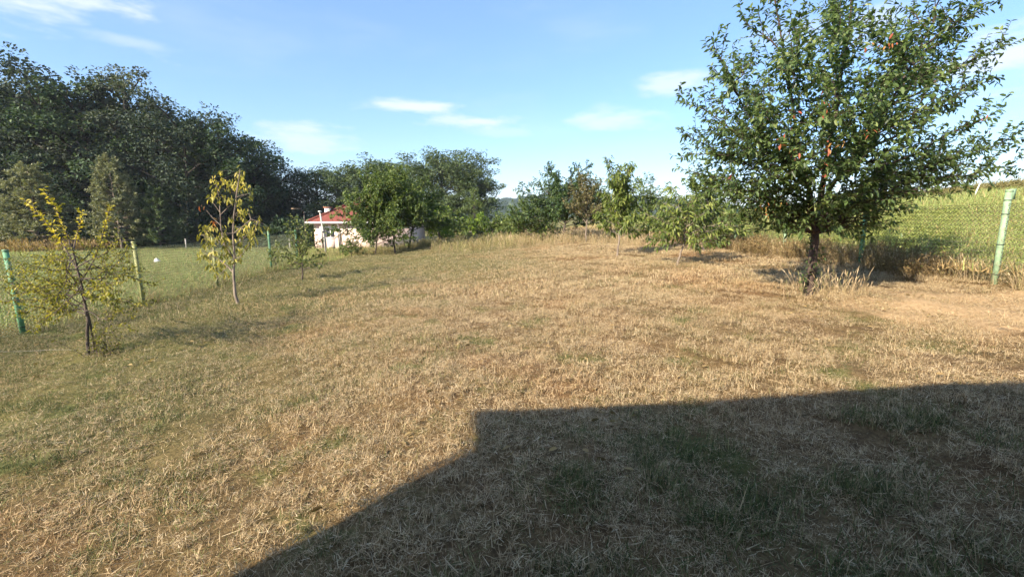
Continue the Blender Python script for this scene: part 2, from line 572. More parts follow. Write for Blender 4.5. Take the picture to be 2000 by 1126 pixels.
def far_house():
    Y0 = 51.0
    zb = -2.25
    t = thing('country_house', 'pale pink bungalow with red hip roof half hidden by the plum trees', 'house', (0, 0, 0))
    x0, x1, y0, y1, z1 = -22.0, -11.4, Y0, Y0 + 9, 1.0
    m = MB()
    wins = [(-20.75, -19.75, -.60, .42)]
    wall_with_holes(m, x0, x1, y0, zb, z1, wins)
    m.box((x0, y0 + .25, zb), (x0 + .25, y1, z1)).box((x1 - .25, y0 + .25, zb), (x1, y1, z1)).box((x0 + .25, y1 - .25, zb), (x1 - .25, y1, z1))
    m.build('wall', M_wall, t)
    # shallow projecting bay at the left end
    v, q, tr = hip_roof(x0, x1, y0, y1, z1 + .16, 2.9, 5.0, .55)
    r = MB()
    r.add(v, q, tr)
    ro = r.build('roof', M_rooftile, t)
    g = MB().box((x0 - .66, y0 - .70, z1 - .02), (x1 + .66, y0 - .56, z1 + .17)).box((x0 - .70, y0 - .56, z1 - .02), (x0 - .56, y1 + .6, z1 + .17))
    g.build('gutter', M_white, ro)
    for xa, xb in ((x0 - .55, x0 + 4.45), ):
        MB().tube([(xa, y0 - .55, z1 + .20), (xb, (y0 + y1) / 2, z1 + 3.1)], .13, 6).build('ridge_cap', M_rooftile, ro)
    MB().tube([(x0 + 4.45, (y0 + y1) / 2, z1 + 3.1), (x1 - 4.45, (y0 + y1) / 2, z1 + 3.1)], .13, 6).build('ridge_cap', M_rooftile, ro)
    # raised secondary ridge
    MB().box((-18.4, y0 + 1.6, z1 + .9), (-15.2, y0 + 6.0, z1 + 2.2)).build('dormer', M_rooftile, ro)
    c = MB().box((-21.2, y0 + 1.2, z1 + .1), (-20.65, y0 + 1.75, z1 + 1.7)).build('chimney', M_white, ro)
    MB().box((-21.3, y0 + 1.1, z1 + 1.7), (-20.55, y0 + 1.85, z1 + 1.8)).build('chimney_cap', M_brick, ro)
    for a, b, c_, d in wins:
        make_window(t, a, b, c_, d, y0)
    MB().box((-20.85, y0 - .05, .425), (-19.65, y0 - .003, .64)).build('shutter_box', M_white, t)
    MB().tube([(-19.2, y0 - .6, z1), (-19.2, y0 - .08, z1 - .4), (-19.2, y0 - .08, zb)], .05, 6).build('downpipe', M_white, t)
    MB().box((-21.25, y0 - .30, zb), (-21.0, y0 - .003, z1 - .1)).build('pilaster', M_wall, t)
    MB().box((-20.4, y0 - .02, zb + .45), (-19.75, y0 - .003, zb + .6)).build('vent', M_wiredark, t)


def near_house():
    """the house at the photographer's back; its eave and corner throw the shadow over the lawn"""
    H, over = 3.0, .54
    yE = -.04
    yW = yE - over
    x0, x1, y1 = -3.90, 12.5, -10.0
    t = thing('garden_house', 'house behind the viewer that throws the dark shadow over the lawn', 'house', (0, 0, 0))
    ra = radians(3.6)
    t.rotation_euler = (0, 0, ra)
    t.location = (-3.95 - (-3.95 * cos(ra) + .04 * sin(ra)), -.04 - (-3.95 * sin(ra) - .04 * cos(ra)), 0)
    m = MB()
    holes = [(-2.6, -1.2, .95, 2.15), (2.2, 3.2, .12, 2.2), (5.2, 6.8, .95, 2.15)]
    # built towards -y: mirror the wall helper by placing the plane at the wall's inner face
    wall_with_holes(m, x0, x1, yW - .25, -.4, H - .06, holes)
    m.box((x0, y1, -.6), (x0 + .25, yW - .25, H - .06)).box((x1 - .25, y1, -.4), (x1, yW - .25, H - .06)).box((x0 + .25, y1, -.4), (x1 - .25, y1 + .25, H - .06))
    m.build('wall', M_wall, t)
    xa, xb = x0 - .05, x1 + .4
    ya, ym = y1 - over, (yE + y1 - over) / 2
    hz = H + 1.9
    v = [(xa, yE, H), (xb, yE, H), (xb, ya, H), (xa, ya, H), (xa + 4.6, ym, hz), (xb - 4.6, ym, hz)]
    v += [(a, b, c - .05) for a, b, c in v[:4]]
    q = [(0, 1, 5, 4), (2, 3, 4, 5), (1, 0, 6, 7), (2, 1, 7, 8), (3, 2, 8, 9), (0, 3, 9, 6), (6, 9, 8, 7)]
    r = MB()
    r.add(v, q, [(1, 2, 5), (3, 0, 4)])
    ro = r.build('roof', M_rooftile, t)
    MB().tube([(xa + .25, yE - .02, H - .10), (xb, yE - .02, H - .10)], .045, 8).build('gutter', M_white, ro)
    for a, b, c, d in (holes[0], holes[2]):
        w = MB().box((a, yW - .16, c), (b, yW - .10, d)).build('window', M_white, t)
        for k in range(2):
            aa = a + .07 + k * (b - a) / 2
            MB().box((aa, yW - .098, c + .07), (aa + (b - a) / 2 - .14, yW - .09, d - .07)).build('pane', M_glass, w)
    a, b, c, d = holes[1]
    do = MB().box((a, yW - .16, c), (b, yW - .10, d)).build('door', M_wood, t)
    MB().tube([(a + .1, yW - .07, 1.1), (a + .2, yW - .07, 1.1)], .012, 6).build('handle', M_steel, do)


far_house()
near_house()


# ------------------------------------------------------------------ fences and posts
def chainlink(path, h0, h1, pitch=.065, r=.0016):
    """interlocked zig-zag wires between the posts, following the ground"""
    path = np.asarray(path, float)
    seg = np.hypot(*np.diff(path, axis=0).T)
    s = np.concatenate([[0], np.cumsum(seg)])
    n = int(s[-1] / pitch)
    nz = int((h1 - h0) / (pitch * .5))
    V, Q = [], []
    base = 0
    kz = np.arange(nz + 1)
    for i in range(n):
        ss = (i + .5 + np.where((kz % 2) == 0, -.52, .52)) * pitch
        x = np.interp(ss, s, path[:, 0])
        y = np.interp(ss, s, path[:, 1])
        z = Z(x, y) + h0 + kz * pitch * .5 + .01 * np.sin(ss * 3)
        off = np.where((kz % 2) == 0, .003, -.003)
        p = np.stack([x + off, y, z], -1)
        # 3-sided wire
        ring = np.stack([p + (0, -r, -r), p + (r, r, 0), p + (-r, r * .2, r)], 1)
        V.append(ring.reshape(-1, 3))
        a = (np.arange(nz)[:, None] * 3 + np.arange(3)[None, :])
        b = (np.arange(nz)[:, None] * 3 + (np.arange(3)[None, :] + 1) % 3)
        Q.append((np.stack([a, b, b + 3, a + 3], -1).reshape(-1, 4)) + base)
        base += (nz + 1) * 3
    return mesh_arrays('wire_mesh', np.vstack(V), np.vstack(Q))


def fence(name_label, posts, mats, mesh_path, h=1.42, rad=.042, pitch=.065, r=.0016, brackets=(), wire=M_wire):
    p0 = posts[0]
    t = thing('chain_link_fence', name_label, 'fence', (0, 0, 0), group='wire fences round the plots')
    for k, (x, y, hh, lean) in enumerate(posts):
        z = float(Z(x, y))
        m = MB()
        top = np.array([x + lean[0], y + lean[1], z + hh])
        bot = np.array([x, y, z - .15])
        m.tube([bot, bot + (top - bot) * .5, top], [rad, rad, rad * .97], 10)
        po = m.build('post', mats[k % len(mats)], t, smooth=False)
        MB().tube([top + (0, 0, .001), top + (0, 0, .03)], [rad * 1.18, rad * 1.0], 10).build('post_cap', mats[k % len(mats)], po)
        for f in (.12, .45, .78, .93):
            c = bot + (top - bot) * (f * .9 + .08)
            MB().tube([c - (0, 0, .007), c + (0, 0, .007)], rad + .005, 10).build('wire_tie', M_wiredark, po)
        if k in brackets:
            s = 1 if x > 0 else -1
            MB().box((top[0] + .02, top[1] - .03, top[2] - .13), (top[0] + .085, top[1] + .03, top[2] + .045)).build('bracket', mats[k % len(mats)], po)
    wm = link('wire_mesh', chainlink(mesh_path, .04, h, pitch, r), wire, t)
    wm['kind'] = 'stuff'
    pa = np.array(mesh_path, float)
    for hh in (.06, h * .5, h - .01):
        pts = []
        for a, b in zip(pa[:-1], pa[1:]):
            for f in np.linspace(0, 1, 6, endpoint=False):
                q = a + (b - a) * f
                pts.append((q[0], q[1], float(Z(*q)) + hh - .012 * sin(f * pi)))
        pts.append((pa[-1][0], pa[-1][1], float(Z(*pa[-1])) + hh))
        MB().tube(pts, .0026, 4).build('tension_wire', wire, t)
    return t


def build_fences():
    L = [(-8.75, 5.2), (-8.82, 8.0), (-8.93, 10.85), (-9.0, 13.75), (-9.75, 18.35), (-10.2, 21.6)]
    posts = [(x, y, 1.55, (-.02, .02)) for x, y in L]
    posts[2] = (-8.93, 10.85, 1.52, (-.06, 0))
    posts[1] = (-8.82, 8.0, 1.52, (-.08, 0))
    fence('low-side wire fence with green posts behind the yellow saplings', posts,
          [M_greenpost, M_greenpost, M_yellowpost, M_yellowpost, M_greenpost, M_greenpost, M_yellowpost, M_greenpost, M_yellowpost],
          [(-8.75, 3.0)] + L, pitch=.065, r=.0040)
    R = [(8.27, 4.5), (8.23, 7.69), (8.30, 10.82), (8.35, 14.0), (8.4, 17.2), (8.45, 20.4), (8.5, 23.6)]
    posts = [(x, y, 1.55, (.02, .02)) for x, y in R]
    fence('uphill wire fence with pale green posts behind the big cherry tree', posts, [M_palepost, M_palepost, M_greenpost, M_palepost],
          [(8.25, 3.0)] + R, h=1.36, rad=.046, pitch=.075, r=.0040, brackets=(1,), wire=M_wireolive)
    B = [(-60, 50.2), (-54, 50.3), (-48, 50.3), (-42, 50.4), (-36, 50.4), (-30, 50.4), (-24.5, 50.3)]
    fence('far wire fence along the dark foot of the wood', [(x, y, 1.25, (0, 0)) for x, y in B], [M_concrete], B, h=1.15, rad=.07, pitch=.30, r=.006, wire=M_wiredark)


build_fences()


def poles():
    # capped steel pole in front of the bungalow
    x, y = -12.25, 30.0
    z = float(Z(x, y))
    t = thing('steel_pole', 'pale capped steel pole standing in front of the bungalow', 'pole', (x, y, z))
    MB().tube([(0, 0, -.1), (-.06, 0, 1.3), (-.24, 0, 2.95)], [.06, .055, .05], 10).build('shaft', M_concrete, t)
    MB().tube([(-.24, 0, 2.95), (-.24, 0, 3.0), (-.24, 0, 3.03)], [.11, .12, .07], 12).build('cap', M_steel, t)
    MB().tube([(-.10, 0, 1.62), (-.105, 0, 1.70)], [.075, .075], 10).build('collar', M_wiredark, t)
    # utility pole on the skyline
    x, y = at(970, 430, 70)[:2]
    z = float(Z(x, y))
    t = thing('utility_pole', 'pale concrete utility pole on the skyline by the wooded ridge', 'utility pole', (x, y, z))
    top = float(at(970, 399, 70)[2]) - z
    MB().tube([(0, 0, -.2), (0, 0, top)], [.20, .13], 8).build('shaft', M_concrete, t)
    MB().box((-.55, -.06, top - .42), (.55, .06, top - .32)).build('crossarm', M_wood, t)
    for s in (-.45, .45):
        MB().tube([(s, 0, top - .32), (s, 0, top - .16)], [.05, .04], 6).build('insulator', M_white, t)
    # lamp pole in front of the wood
    x, y = at(598, 470, 52.5)[:2]
    z = float(Z(x, y))
    t = thing('lamp_pole', 'thin grey lamp pole against the dark wood beside the bungalow', 'lamp pole', (x, y, z))
    MB().tube([(0, 0, -.2), (-.05, 0, 4.2)], [.07, .05], 8).build('shaft', M_bark, t)
    MB().tube([(-.05, 0, 4.2), (-.25, -.2, 4.55), (-.75, -.6, 4.6)], [.035, .03, .03], 6).build('lamp_arm', M_bark, t)
    MB().box((-1.05, -.85, 4.5), (-.7, -.55, 4.62)).build('lamp_head', M_wood, t)
    # two wooden stakes near the bungalow wall
    for px, lb in ((664, 'taller'), (670, 'shorter')):
        x, y = at(px, 490, 27.5)[:2]
        z = float(Z(x, y))
        h = 1.75 if px == 664 else 1.45
        o = MB().tube([(0, 0, -.15), (-.02, 0, h * .5), (-.07, 0, h)], [.03, .028, .025], 7).build('wooden_stake', M_bark, None, loc=(x, y, z))
        tag(o, lb + ' of two dark stakes in front of the bungalow wall', 'stake', 'stakes by the bungalow')
    # pale leaning pole on the uphill field
    p = at(1902, 388, 32)
    o = MB().tube([(0, 0, -.3), (.06, 0, .4), (.32, 0, 1.25)], [.045, .04, .035], 7).build('leaning_pole', M_steel, None, loc=(p[0], p[1], float(Z(p[0], p[1]))))
    tag(o, 'thin pale pole leaning on the uphill field beyond the cherry tree', 'pole')
    # small white plastic bag lying in the low field
    r = np.random.default_rng(11)
    n = 10
    v, q = [], []
    for i in range(6):
        a = i / 5 * pi
        for j in range(n):
            b = j / n * 2 * pi
            k = r.uniform(.75, 1.2)
            v.append((.17 * sin(a) * cos(b) * k, .12 * sin(a) * sin(b) * k, .14 + .15 * cos(a) * k + (.05 if i == 0 else 0)))
    for i in range(5):
        for j in range(n):
            q.append((i * n + j, i * n + (j + 1) % n, (i + 1) * n + (j + 1) % n, (i + 1) * n + j))
    x, y = -17.2, 22.0
    o = link('plastic_bag', mesh_arrays('plastic_bag', np.array(v), np.array(q)), M_plastic, None, (x, y, float(Z(x, y))))
    tag(o, 'small crumpled white bag lying in the low green field', 'bag')
    # white string stretched low over the grass
    pts = []
    for f in np.linspace(0, 1, 14):
        x, y = -8.75 + f * 2.5, 6.75 - .42 * f
        pts.append((x, y, float(Z(x, y)) + .075 + .012 * sin(f * 9)))
    o = MB().tube(pts, .0012, 5).build('string', M_concrete, None)
    tag(o, 'thin white string stretched over the grass to the yellow shrub', 'string')


poles()


# ------------------------------------------------------------------ trees
UP = np.array([0, 0, 1.0])


def unit(v):
    return v / (np.linalg.norm(v) + 1e-12)


def shoot(r, p, d, length, nseg, curl=.15, up=0.0):
    pts = [np.array(p, float)]
    d = unit(np.array(d, float))
    for _ in range(nseg):
        d = unit(d + r.normal(0, curl, 3) + UP * up)
        pts.append(pts[-1] + d * length / nseg)
    return np.array(pts)


def bez(a, b, lift=.12, n=7, r=None, wob=.03, c=None):
    a, b = np.array(a, float), np.array(b, float)
    L = np.linalg.norm(b - a)
    if c is None:
        c = (a + b) / 2 + UP * lift * L
    t = np.linspace(0, 1, n)[:, None]
    p = (1 - t) ** 2 * a + 2 * t * (1 - t) * c + t * t * b
    if r is not None:
        p[1:-1] += r.normal(0, wob * L, (n - 2, 3))
    return p


def resample(poly, f):
    seg = np.linalg.norm(np.diff(poly, axis=0), axis=1)
    s = np.concatenate([[0], np.cumsum(seg)])
    q = f * s[-1]
    p = np.stack([np.interp(q, s, poly[:, k]) for k in range(3)], -1)
    i = np.clip(np.searchsorted(s, q) - 1, 0, len(seg) - 1)
    tg = np.diff(poly, axis=0)[i] / (seg[i][:, None] + 1e-9)
    return p, tg, s[-1]


class Tree:
    def __init__(s, seed):
        s.r = np.random.default_rng(seed)
        s.limbs = []           # (pts, r0, r1, sides)
        s.leaf = []            # list of arrays: pos, dir, size, v

    def limb(s, pts, r0, r1, sides=6):
        s.limbs.append((np.asarray(pts, float), r0, r1, sides))
        return s.limbs[-1]

    def sprout(s, parents, per_m, length, angle, start=.2, up=.08, curl=.12, r0=.008, r1=.003, nseg=4, taper=.5, sides=3, nmin=1, keep=None):
        out = []
        r = s.r
        for (pts, pr0, pr1, _s) in parents:
            L = np.linalg.norm(np.diff(pts, axis=0), axis=1).sum()
            n = max(nmin, int(round(L * (1 - start) * per_m + r.uniform(-.4, .4))))
            f = start + (1 - start) * (np.arange(n) + r.uniform(.1, .9, n)) / n
            P, T, _ = resample(pts, f)
            ph = r.uniform(0, 2 * pi)
            for k in range(n):
                ph += 2.4 + r.normal(0, .4)
                t = T[k]
                u = unit(np.cross(t, UP if abs(t[2]) < .95 else np.array([1.0, 0, 0])))
                w = np.cross(t, u)
                a = angle * r.uniform(.65, 1.3)
                d = t * cos(a) + (u * cos(ph) + w * sin(ph)) * sin(a)
                l = length * (1 - taper * (f[k] - start) / (1 - start + 1e-6)) * r.uniform(.6, 1.25)
                q = shoot(r, P[k], d, l, nseg, curl, up)
                if keep is not None and not keep(q[-1]):
                    continue
                out.append((q, min(r0, (pr0 + (pr1 - pr0) * f[k]) * .75), r1, sides))
        s.limbs += out
        return out

    def leaves(s, parents, spacing, size, start=.15, out=.9, droop=.5, jitter=.35, vmean=.5, vsd=.22, per=1, spread=0.0):
        r = s.r
        for (pts, a, b, c) in parents:
            L = np.linalg.norm(np.diff(pts, axis=0), axis=1).sum()
            n = max(1, int(L * (1 - start) / spacing)) * per
            f = start + (1 - start) * (np.arange(n) + r.uniform(0, 1, n)) / n
            P, T, _ = resample(pts, f)
            rnd = r.normal(0, 1, (n, 3))
            side = rnd - (rnd * T).sum(1)[:, None] * T
            side /= np.linalg.norm(side, axis=1)[:, None] + 1e-9
            d = T * (1 - out * .5) + side * out - UP * droop + r.normal(0, jitter, (n, 3))
            d /= np.linalg.norm(d, axis=1)[:, None]
            if spread:
                P = P + r.normal(0, spread, (n, 3))
            sz = size * r.uniform(.65, 1.25, n)
            vm = vmean + r.normal(0, .10)
            s.leaf.append((P, d, sz, np.clip(r.normal(vm, vsd, n), 0, 1)))

    def wood_mesh(s, name, pick=lambda l: True):
        m = MB()
        for pts, r0, r1, sd in s.limbs:
            if pick(r0):
                rad = r0 + (r1 - r0) * np.linspace(0, 1, len(pts)) ** .8
                m.tube(pts, rad, sd, cap=False)
        return m.mesh(name, smooth=True)

    def leaf_arrays(s):
        return [np.concatenate([l[k] for l in s.leaf]) for k in range(4)]


def leaf_mesh(name, P, D, S, V, width=.4, r=None, simple=False, fold=.18, curl=.15):
    r = r or np.random.default_rng(1)
    n = len(P)
    # leaves turn their faces roughly to the light
    ref = UP[None, :] * 1.0 + r.normal(0, .55, (n, 3))
    B = np.cross(D, ref)
    B /= np.linalg.norm(B, axis=1)[:, None] + 1e-9
    N = np.cross(B, D)
    W = S * width * .5
    if simple:
        pts = np.stack([P, P + D * (S * .5)[:, None] + B * W[:, None] + N * (W * fold)[:, None], P + D * S[:, None] - UP * (S * curl)[:, None],
                        P + D * (S * .5)[:, None] - B * W[:, None] + N * (W * fold)[:, None]], 1)
        i = np.arange(n)[:, None] * 4
        f = np.concatenate([i + np.array([[0, 1, 2]]), i + np.array([[0, 2, 3]])])
        return mesh_arrays(name, pts.reshape(-1, 3), f, {'v': np.repeat(V, 4)})
    d1, d2 = P + D * (S * .30)[:, None], P + D * (S * .68)[:, None] - UP * (S * curl * .4)[:, None]
    tip = P + D * S[:, None] - UP * (S * curl)[:, None]
    u1, u2 = N * (W * fold * 2)[:, None], N * (W * fold * 1.5)[:, None]
    pts = np.stack([P, d1 + B * W[:, None] * .9 + u1, d2 + B * W[:, None] * .8 + u2, tip, d2 - B * W[:, None] * .8 + u2, d1 - B * W[:, None] * .9 + u1, ], 1)
    i = np.arange(n)[:, None] * 6
    f = np.concatenate([i + np.array([[0, 1, 2, 3]]), i + np.array([[0, 3, 4, 5]])])
    return mesh_arrays(name, pts.reshape(-1, 3), f, {'v': np.repeat(V, 6)})


def one_leaf(name, v, width=.45, fold=.2, curl=.15):
    return leaf_mesh(name, np.zeros((1, 3)), np.array([[0, 1.0, 0]]), np.ones(1), np.array([v]), width, np.random.default_rng(4), False, fold, curl)


def plant(name, label, cat, tr, loc, wood, leaves, width=.42, simple=False, group=None, singles=0, curl=.15, trunk_r=.02, extra=None, fold=.18):
    """assemble a tree: trunk (> branches), crown (> single leaves that show largest)"""
    t = thing(name, label, cat, loc, 0, group)
    tk = link('trunk', tr.wood_mesh('trunk', lambda q: q >= trunk_r), wood, t)
    if any(l[1] < trunk_r for l in tr.limbs):
        b = link('branches', tr.wood_mesh('branches', lambda q: q < trunk_r), wood, tk)
        b['kind'] = 'stuff'
    P, D, S, V = tr.leaf_arrays()
    r = np.random.default_rng(len(P))
    if singles:
        wp = P + np.array(loc)
        dist = np.hypot(wp[:, 0] - 0, wp[:, 1]) - S * 3.0
        o = np.argsort(dist)
        pick = o[:singles]
        rest = o[singles:]
    else:
        pick, rest = [], np.arange(len(P))
    if not len(rest):
        rest = pick[:1]
    cr = link('crown', leaf_mesh('crown', P[rest], D[rest], S[rest], V[rest], width, r, simple, fold, curl), leaves, t)
    cr['kind'] = 'stuff'
    if len(pick):
        from mathutils import Vector, Matrix
        protos = []
        for k in range(8):
            me = one_leaf('leaf', k / 7, width, fold, curl)
            me.materials.append(leaves)
            protos.append(me)
        for k in pick:
            d = Vector(D[k])
            ref = Vector(r.normal(0, .5, 3)) + Vector((0, 0, 1))
            b = d.cross(ref).normalized()
            nn = b.cross(d)
            mtx = Matrix((b, d, nn)).transposed().to_4x4()
            o = bpy.data.objects.new('leaf', protos[int(V[k] * 7.99)])
            COL.objects.link(o)
            o.parent = cr
            s = float(S[k])
            o.matrix_basis = Matrix.Translation(Vector(P[k])) @ mtx @ Matrix.Scale(s, 4)
    if extra:
        extra(t, cr)
    return t


def loc_of(x, y):
    return (float(x), float(y), float(Zb(x, y)) - .01)


# ---- the big cherry tree
def cherry():
    bx, by = 5.05, 7.66
    L = loc_of(bx, by)
    T = Tree(21)
    r = T.r
    o = np.array(L)

    def c(px, py, dy):
        return at(px, py, by + dy) - o
    fork = c(1592, 462, 0)
    T.limb(np.vstack([[(-.02, 0, -.1), (0, 0, .1)], bez((0, 0, .12), fork, 0, 6, r, .012)]), .085, .062, 9)
    lead_px = [[(1592, 466, 0), (1604, 400, .05), (1612, 330, .1), (1628, 240, .15), (1640, 150, .2), (1662, 40, .2), (1668, -80, .2)],
               [(1590, 464, 0), (1584, 410, -.08), (1576, 340, -.15), (1556, 260, -.22), (1545, 180, -.3), (1528, 90, -.25), (1515, 0, -.2)],
               [(1606, 392, .05), (1640, 340, -.2), (1690, 280, -.35), (1742, 200, -.4), (1790, 110, -.3), (1830, 30, -.3)],
               [(1578, 350, -.15), (1540, 318, .1), (1490, 270, .25), (1450, 205, .3), (1425, 140, .3)]]
    leads = []
    for k, lp in enumerate(lead_px):
        pp = np.array([c(*q) for q in lp])
        leads.append(T.limb(resample(pp, np.linspace(0, 1, 12))[0] + r.normal(0, .012, (12, 3)), (.058, .044, .030, .026)[k], .008, 8))
    tips = [(1336, 262, .2), (1345, 205, -.5), (1352, 335, .6), (1398, 95, .3), (1420, 150, -1.1), (1455, 45, -.2), (1500, -30, .5), (1540, -120, -.6),
            (1600, -170, .2), (1660, -190, 1.0), (1720, -160, -.8), (1780, -110, .3), (1850, -60, -.6), (1925, 5, .2), (1972, 85, -.2), (1940, 150, .5),
            (1935, 225, -.4), (1992, 258, .1), (1985, 325, .3), (1880, 352, -.5), (1800, 375, .9), (1405, 380, -.2), (1470, 395, .8),
            (1560, 120, -1.9), (1640, 60, -1.7), (1700, 180, -2.0), (1500, 220, -1.9), (1620, 230, -2.1), (1780, 270, -1.8), (1440, 300, -1.4), (1560, 320, -1.7),
            (1680, 330, -1.6), (1760, 90, -1.5), (1830, 190, -1.4), (1600, 150, 1.9), (1720, 230, 2.1), (1480, 180, 1.8), (1800, 150, 1.9), (1660, 320, 1.8), (1540, 300, 1.7), (1850, 280, 1.2),
            (1560, 370, -1.0), (1640, 385, -1.0), (1700, 400, .3), (1510, 400, -.4), (1735, 345, -.8)]
    tips += [(1440, 408, -.3), (1500, 422, -.6), (1560, 425, .5), (1655, 415, -.7), (1705, 425, -.2), (1765, 405, .4), (1375, 360, .4), (1930, 330, -.2)]
    tips += [(1480, 438, -.3), (1545, 450, .3), (1660, 446, .2), (1722, 440, -.3), (1530, 440, -.6), (1630, 440, -.7)]
    tips += [(1600, 200, -1.2), (1640, 120, -1.0), (1560, 250, -1.3), (1680, 280, -1.2), (1620, 320, -1.5), (1720, 150, -1.0), (1580, 80, -.9), (1650, 250, -1.6), (1530, 150, -1.1),
             (1750, 230, -1.3), (1600, 270, 1.0), (1660, 180, 1.0), (1700, 60, -.8), (1620, 20, -.8), (1590, 160, -1.5), (1690, 210, -.6), (1740, 90, -1.2), (1560, 330, -1.2), (1480, 250, -1.0), (1800, 220, -.8)]
    tips += [(1345, 300, 0), (1390, 250, -.9), (1420, 370, -.9), (1500, 350, -1.3), (1610, 400, -1.2), (1760, 385, -.9), (1850, 330, .2), (1900, 290, -.5), (1870, 60, .3)]
    tips += [(1470, 120, .6), (1620, 20, .8), (1690, 60, 0), (1560, 40, 0), (1780, 20, .2), (1400, 210, .4), (1850, 120, .4), (1380, 300, -.6)]
    big = [(l[0], .012, .006, 4) for l in leads]
    for k, tp in enumerate(tips):
        e = c(*tp)
        # leave the nearest leader well below the tip, so that the limb climbs outwards
        px, py = tp[0], tp[1]
        best = None
        for lp in lead_px:
            a = np.array(lp, float)
            f = np.linspace(0, .96, 40)
            q = np.stack([np.interp(f, np.linspace(0, 1, len(a)), a[:, m]) for m in range(3)], -1)
            dx = np.abs(q[:, 0] - px)
            want = py + dx * (.50 if py < 300 else .18) + 25
            cost = np.abs(q[:, 1] - np.minimum(want, 455)) + .35 * dx + 60 * np.abs(q[:, 2] - tp[2]) * .3
            m = int(np.argmin(cost))
            if best is None or cost[m] < best[0]:
                best = (cost[m], q[m])
        st = c(*best[1])
        Lg = np.linalg.norm(e - st)
        big.append(T.limb(bez(st, e, .05 if tp[1] < 300 else .10, 8, r, .02), .010 + .006 * Lg, .004, 5))
    sh = T.sprout(big, 10.0, .60, .66, start=.20, up=.17, curl=.07, r0=.008, r1=.0025, nseg=4, taper=.42)
    sub = T.sprout(sh, 3.2, .30, .75, start=.15, up=.08, curl=.08, r0=.004, r1=.0018, nseg=2)
    kw = dict(spacing=.029, size=.086, out=.8, droop=.28, jitter=.28, vmean=.52, vsd=.24)
    T.leaves(sh, start=.1, **kw)
    T.leaves(sub, start=.05, **kw)
    T.leaves(big, start=.55, **kw)
    # a drooping low twig on the post side
    low = T.limb(bez(c(1605, 425, 0), c(1735, 440, -.3), .10, 6, r, .01), .014, .004, 4)
    lo2 = T.limb(bez(c(1590, 432, 0), c(1420, 425, -.2), .12, 6, r, .01), .014, .004, 4)
    ls = T.sprout([low, lo2], 5, .35, .6, start=.45, up=-.05, r0=.005)
    T.leaves(ls, **kw)
    # leafy suckers round the foot
    suck = [T.limb(shoot(r, (r.uniform(-.10, .06), r.uniform(-.12, .05), .25 + .1 * k), (r.normal(0, .35), r.normal(0, .35), .7), .40, 4, .1, .1), .005, .002, 3) for k in range(6)]
    suck += [T.limb(shoot(r, (r.uniform(-.12, .10), r.uniform(-.12, .05), 0), (r.normal(0, .25), r.normal(0, .25), 1), r.uniform(.35, .8), 4, .1, .1), .006, .002, 3) for k in range(9)]
    T.leaves(suck, .030, .07, out=.9, droop=.1, vmean=.45)

    def extra(t, cr):
        spots = [(1612, 200, -2.2), (1525, 268, -2.0), (1697, 250, -2.1), (1553, 313, -1.9), (1612, 298, -2.0), (1421, 338, -1.3), (1640, 285, -2.1), (1553, 228, -2.0),
                 (1612, 350, -1.4), (1738, 85, -1.7), (1528, 402, -.9), (1508, 408, -.8), (1925, 234, -.6), (1485, 405, -.6), (1690, 100, -1.8)]
        rr = np.random.default_rng(5)
        for k, (px, py, dy) in enumerate(spots):
            p = c(px, py, dy)
            n = int(rr.integers(4, 8))
            P = p + np.stack([rr.normal(0, .035, n), rr.normal(0, .03, n), rr.normal(0, .075, n)], -1)
            D = np.stack([rr.normal(0, .5, n), rr.normal(-.2, .5, n), rr.normal(-.7, .3, n)], -1)
            D /= np.linalg.norm(D, axis=1)[:, None]
            v = np.clip(rr.normal(.85 if k in (6, 10, 11, 13) else .35, .2, n), 0, 1)
            lo = link('turned_leaves', leaf_mesh('turned_leaves', P, D, rr.uniform(.04, .068, n), v, .4, rr), M_redleaf, cr)
            lo['kind'] = 'stuff'
            lo['label'] = 'orange-red turned leaves'
    plant('cherry_tree', 'big dark green cherry tree with a few red leaves by the uphill fence', 'tree', T, L, M_barkred, M_cherry, width=.43, singles=300, trunk_r=.0145, extra=extra)


cherry()


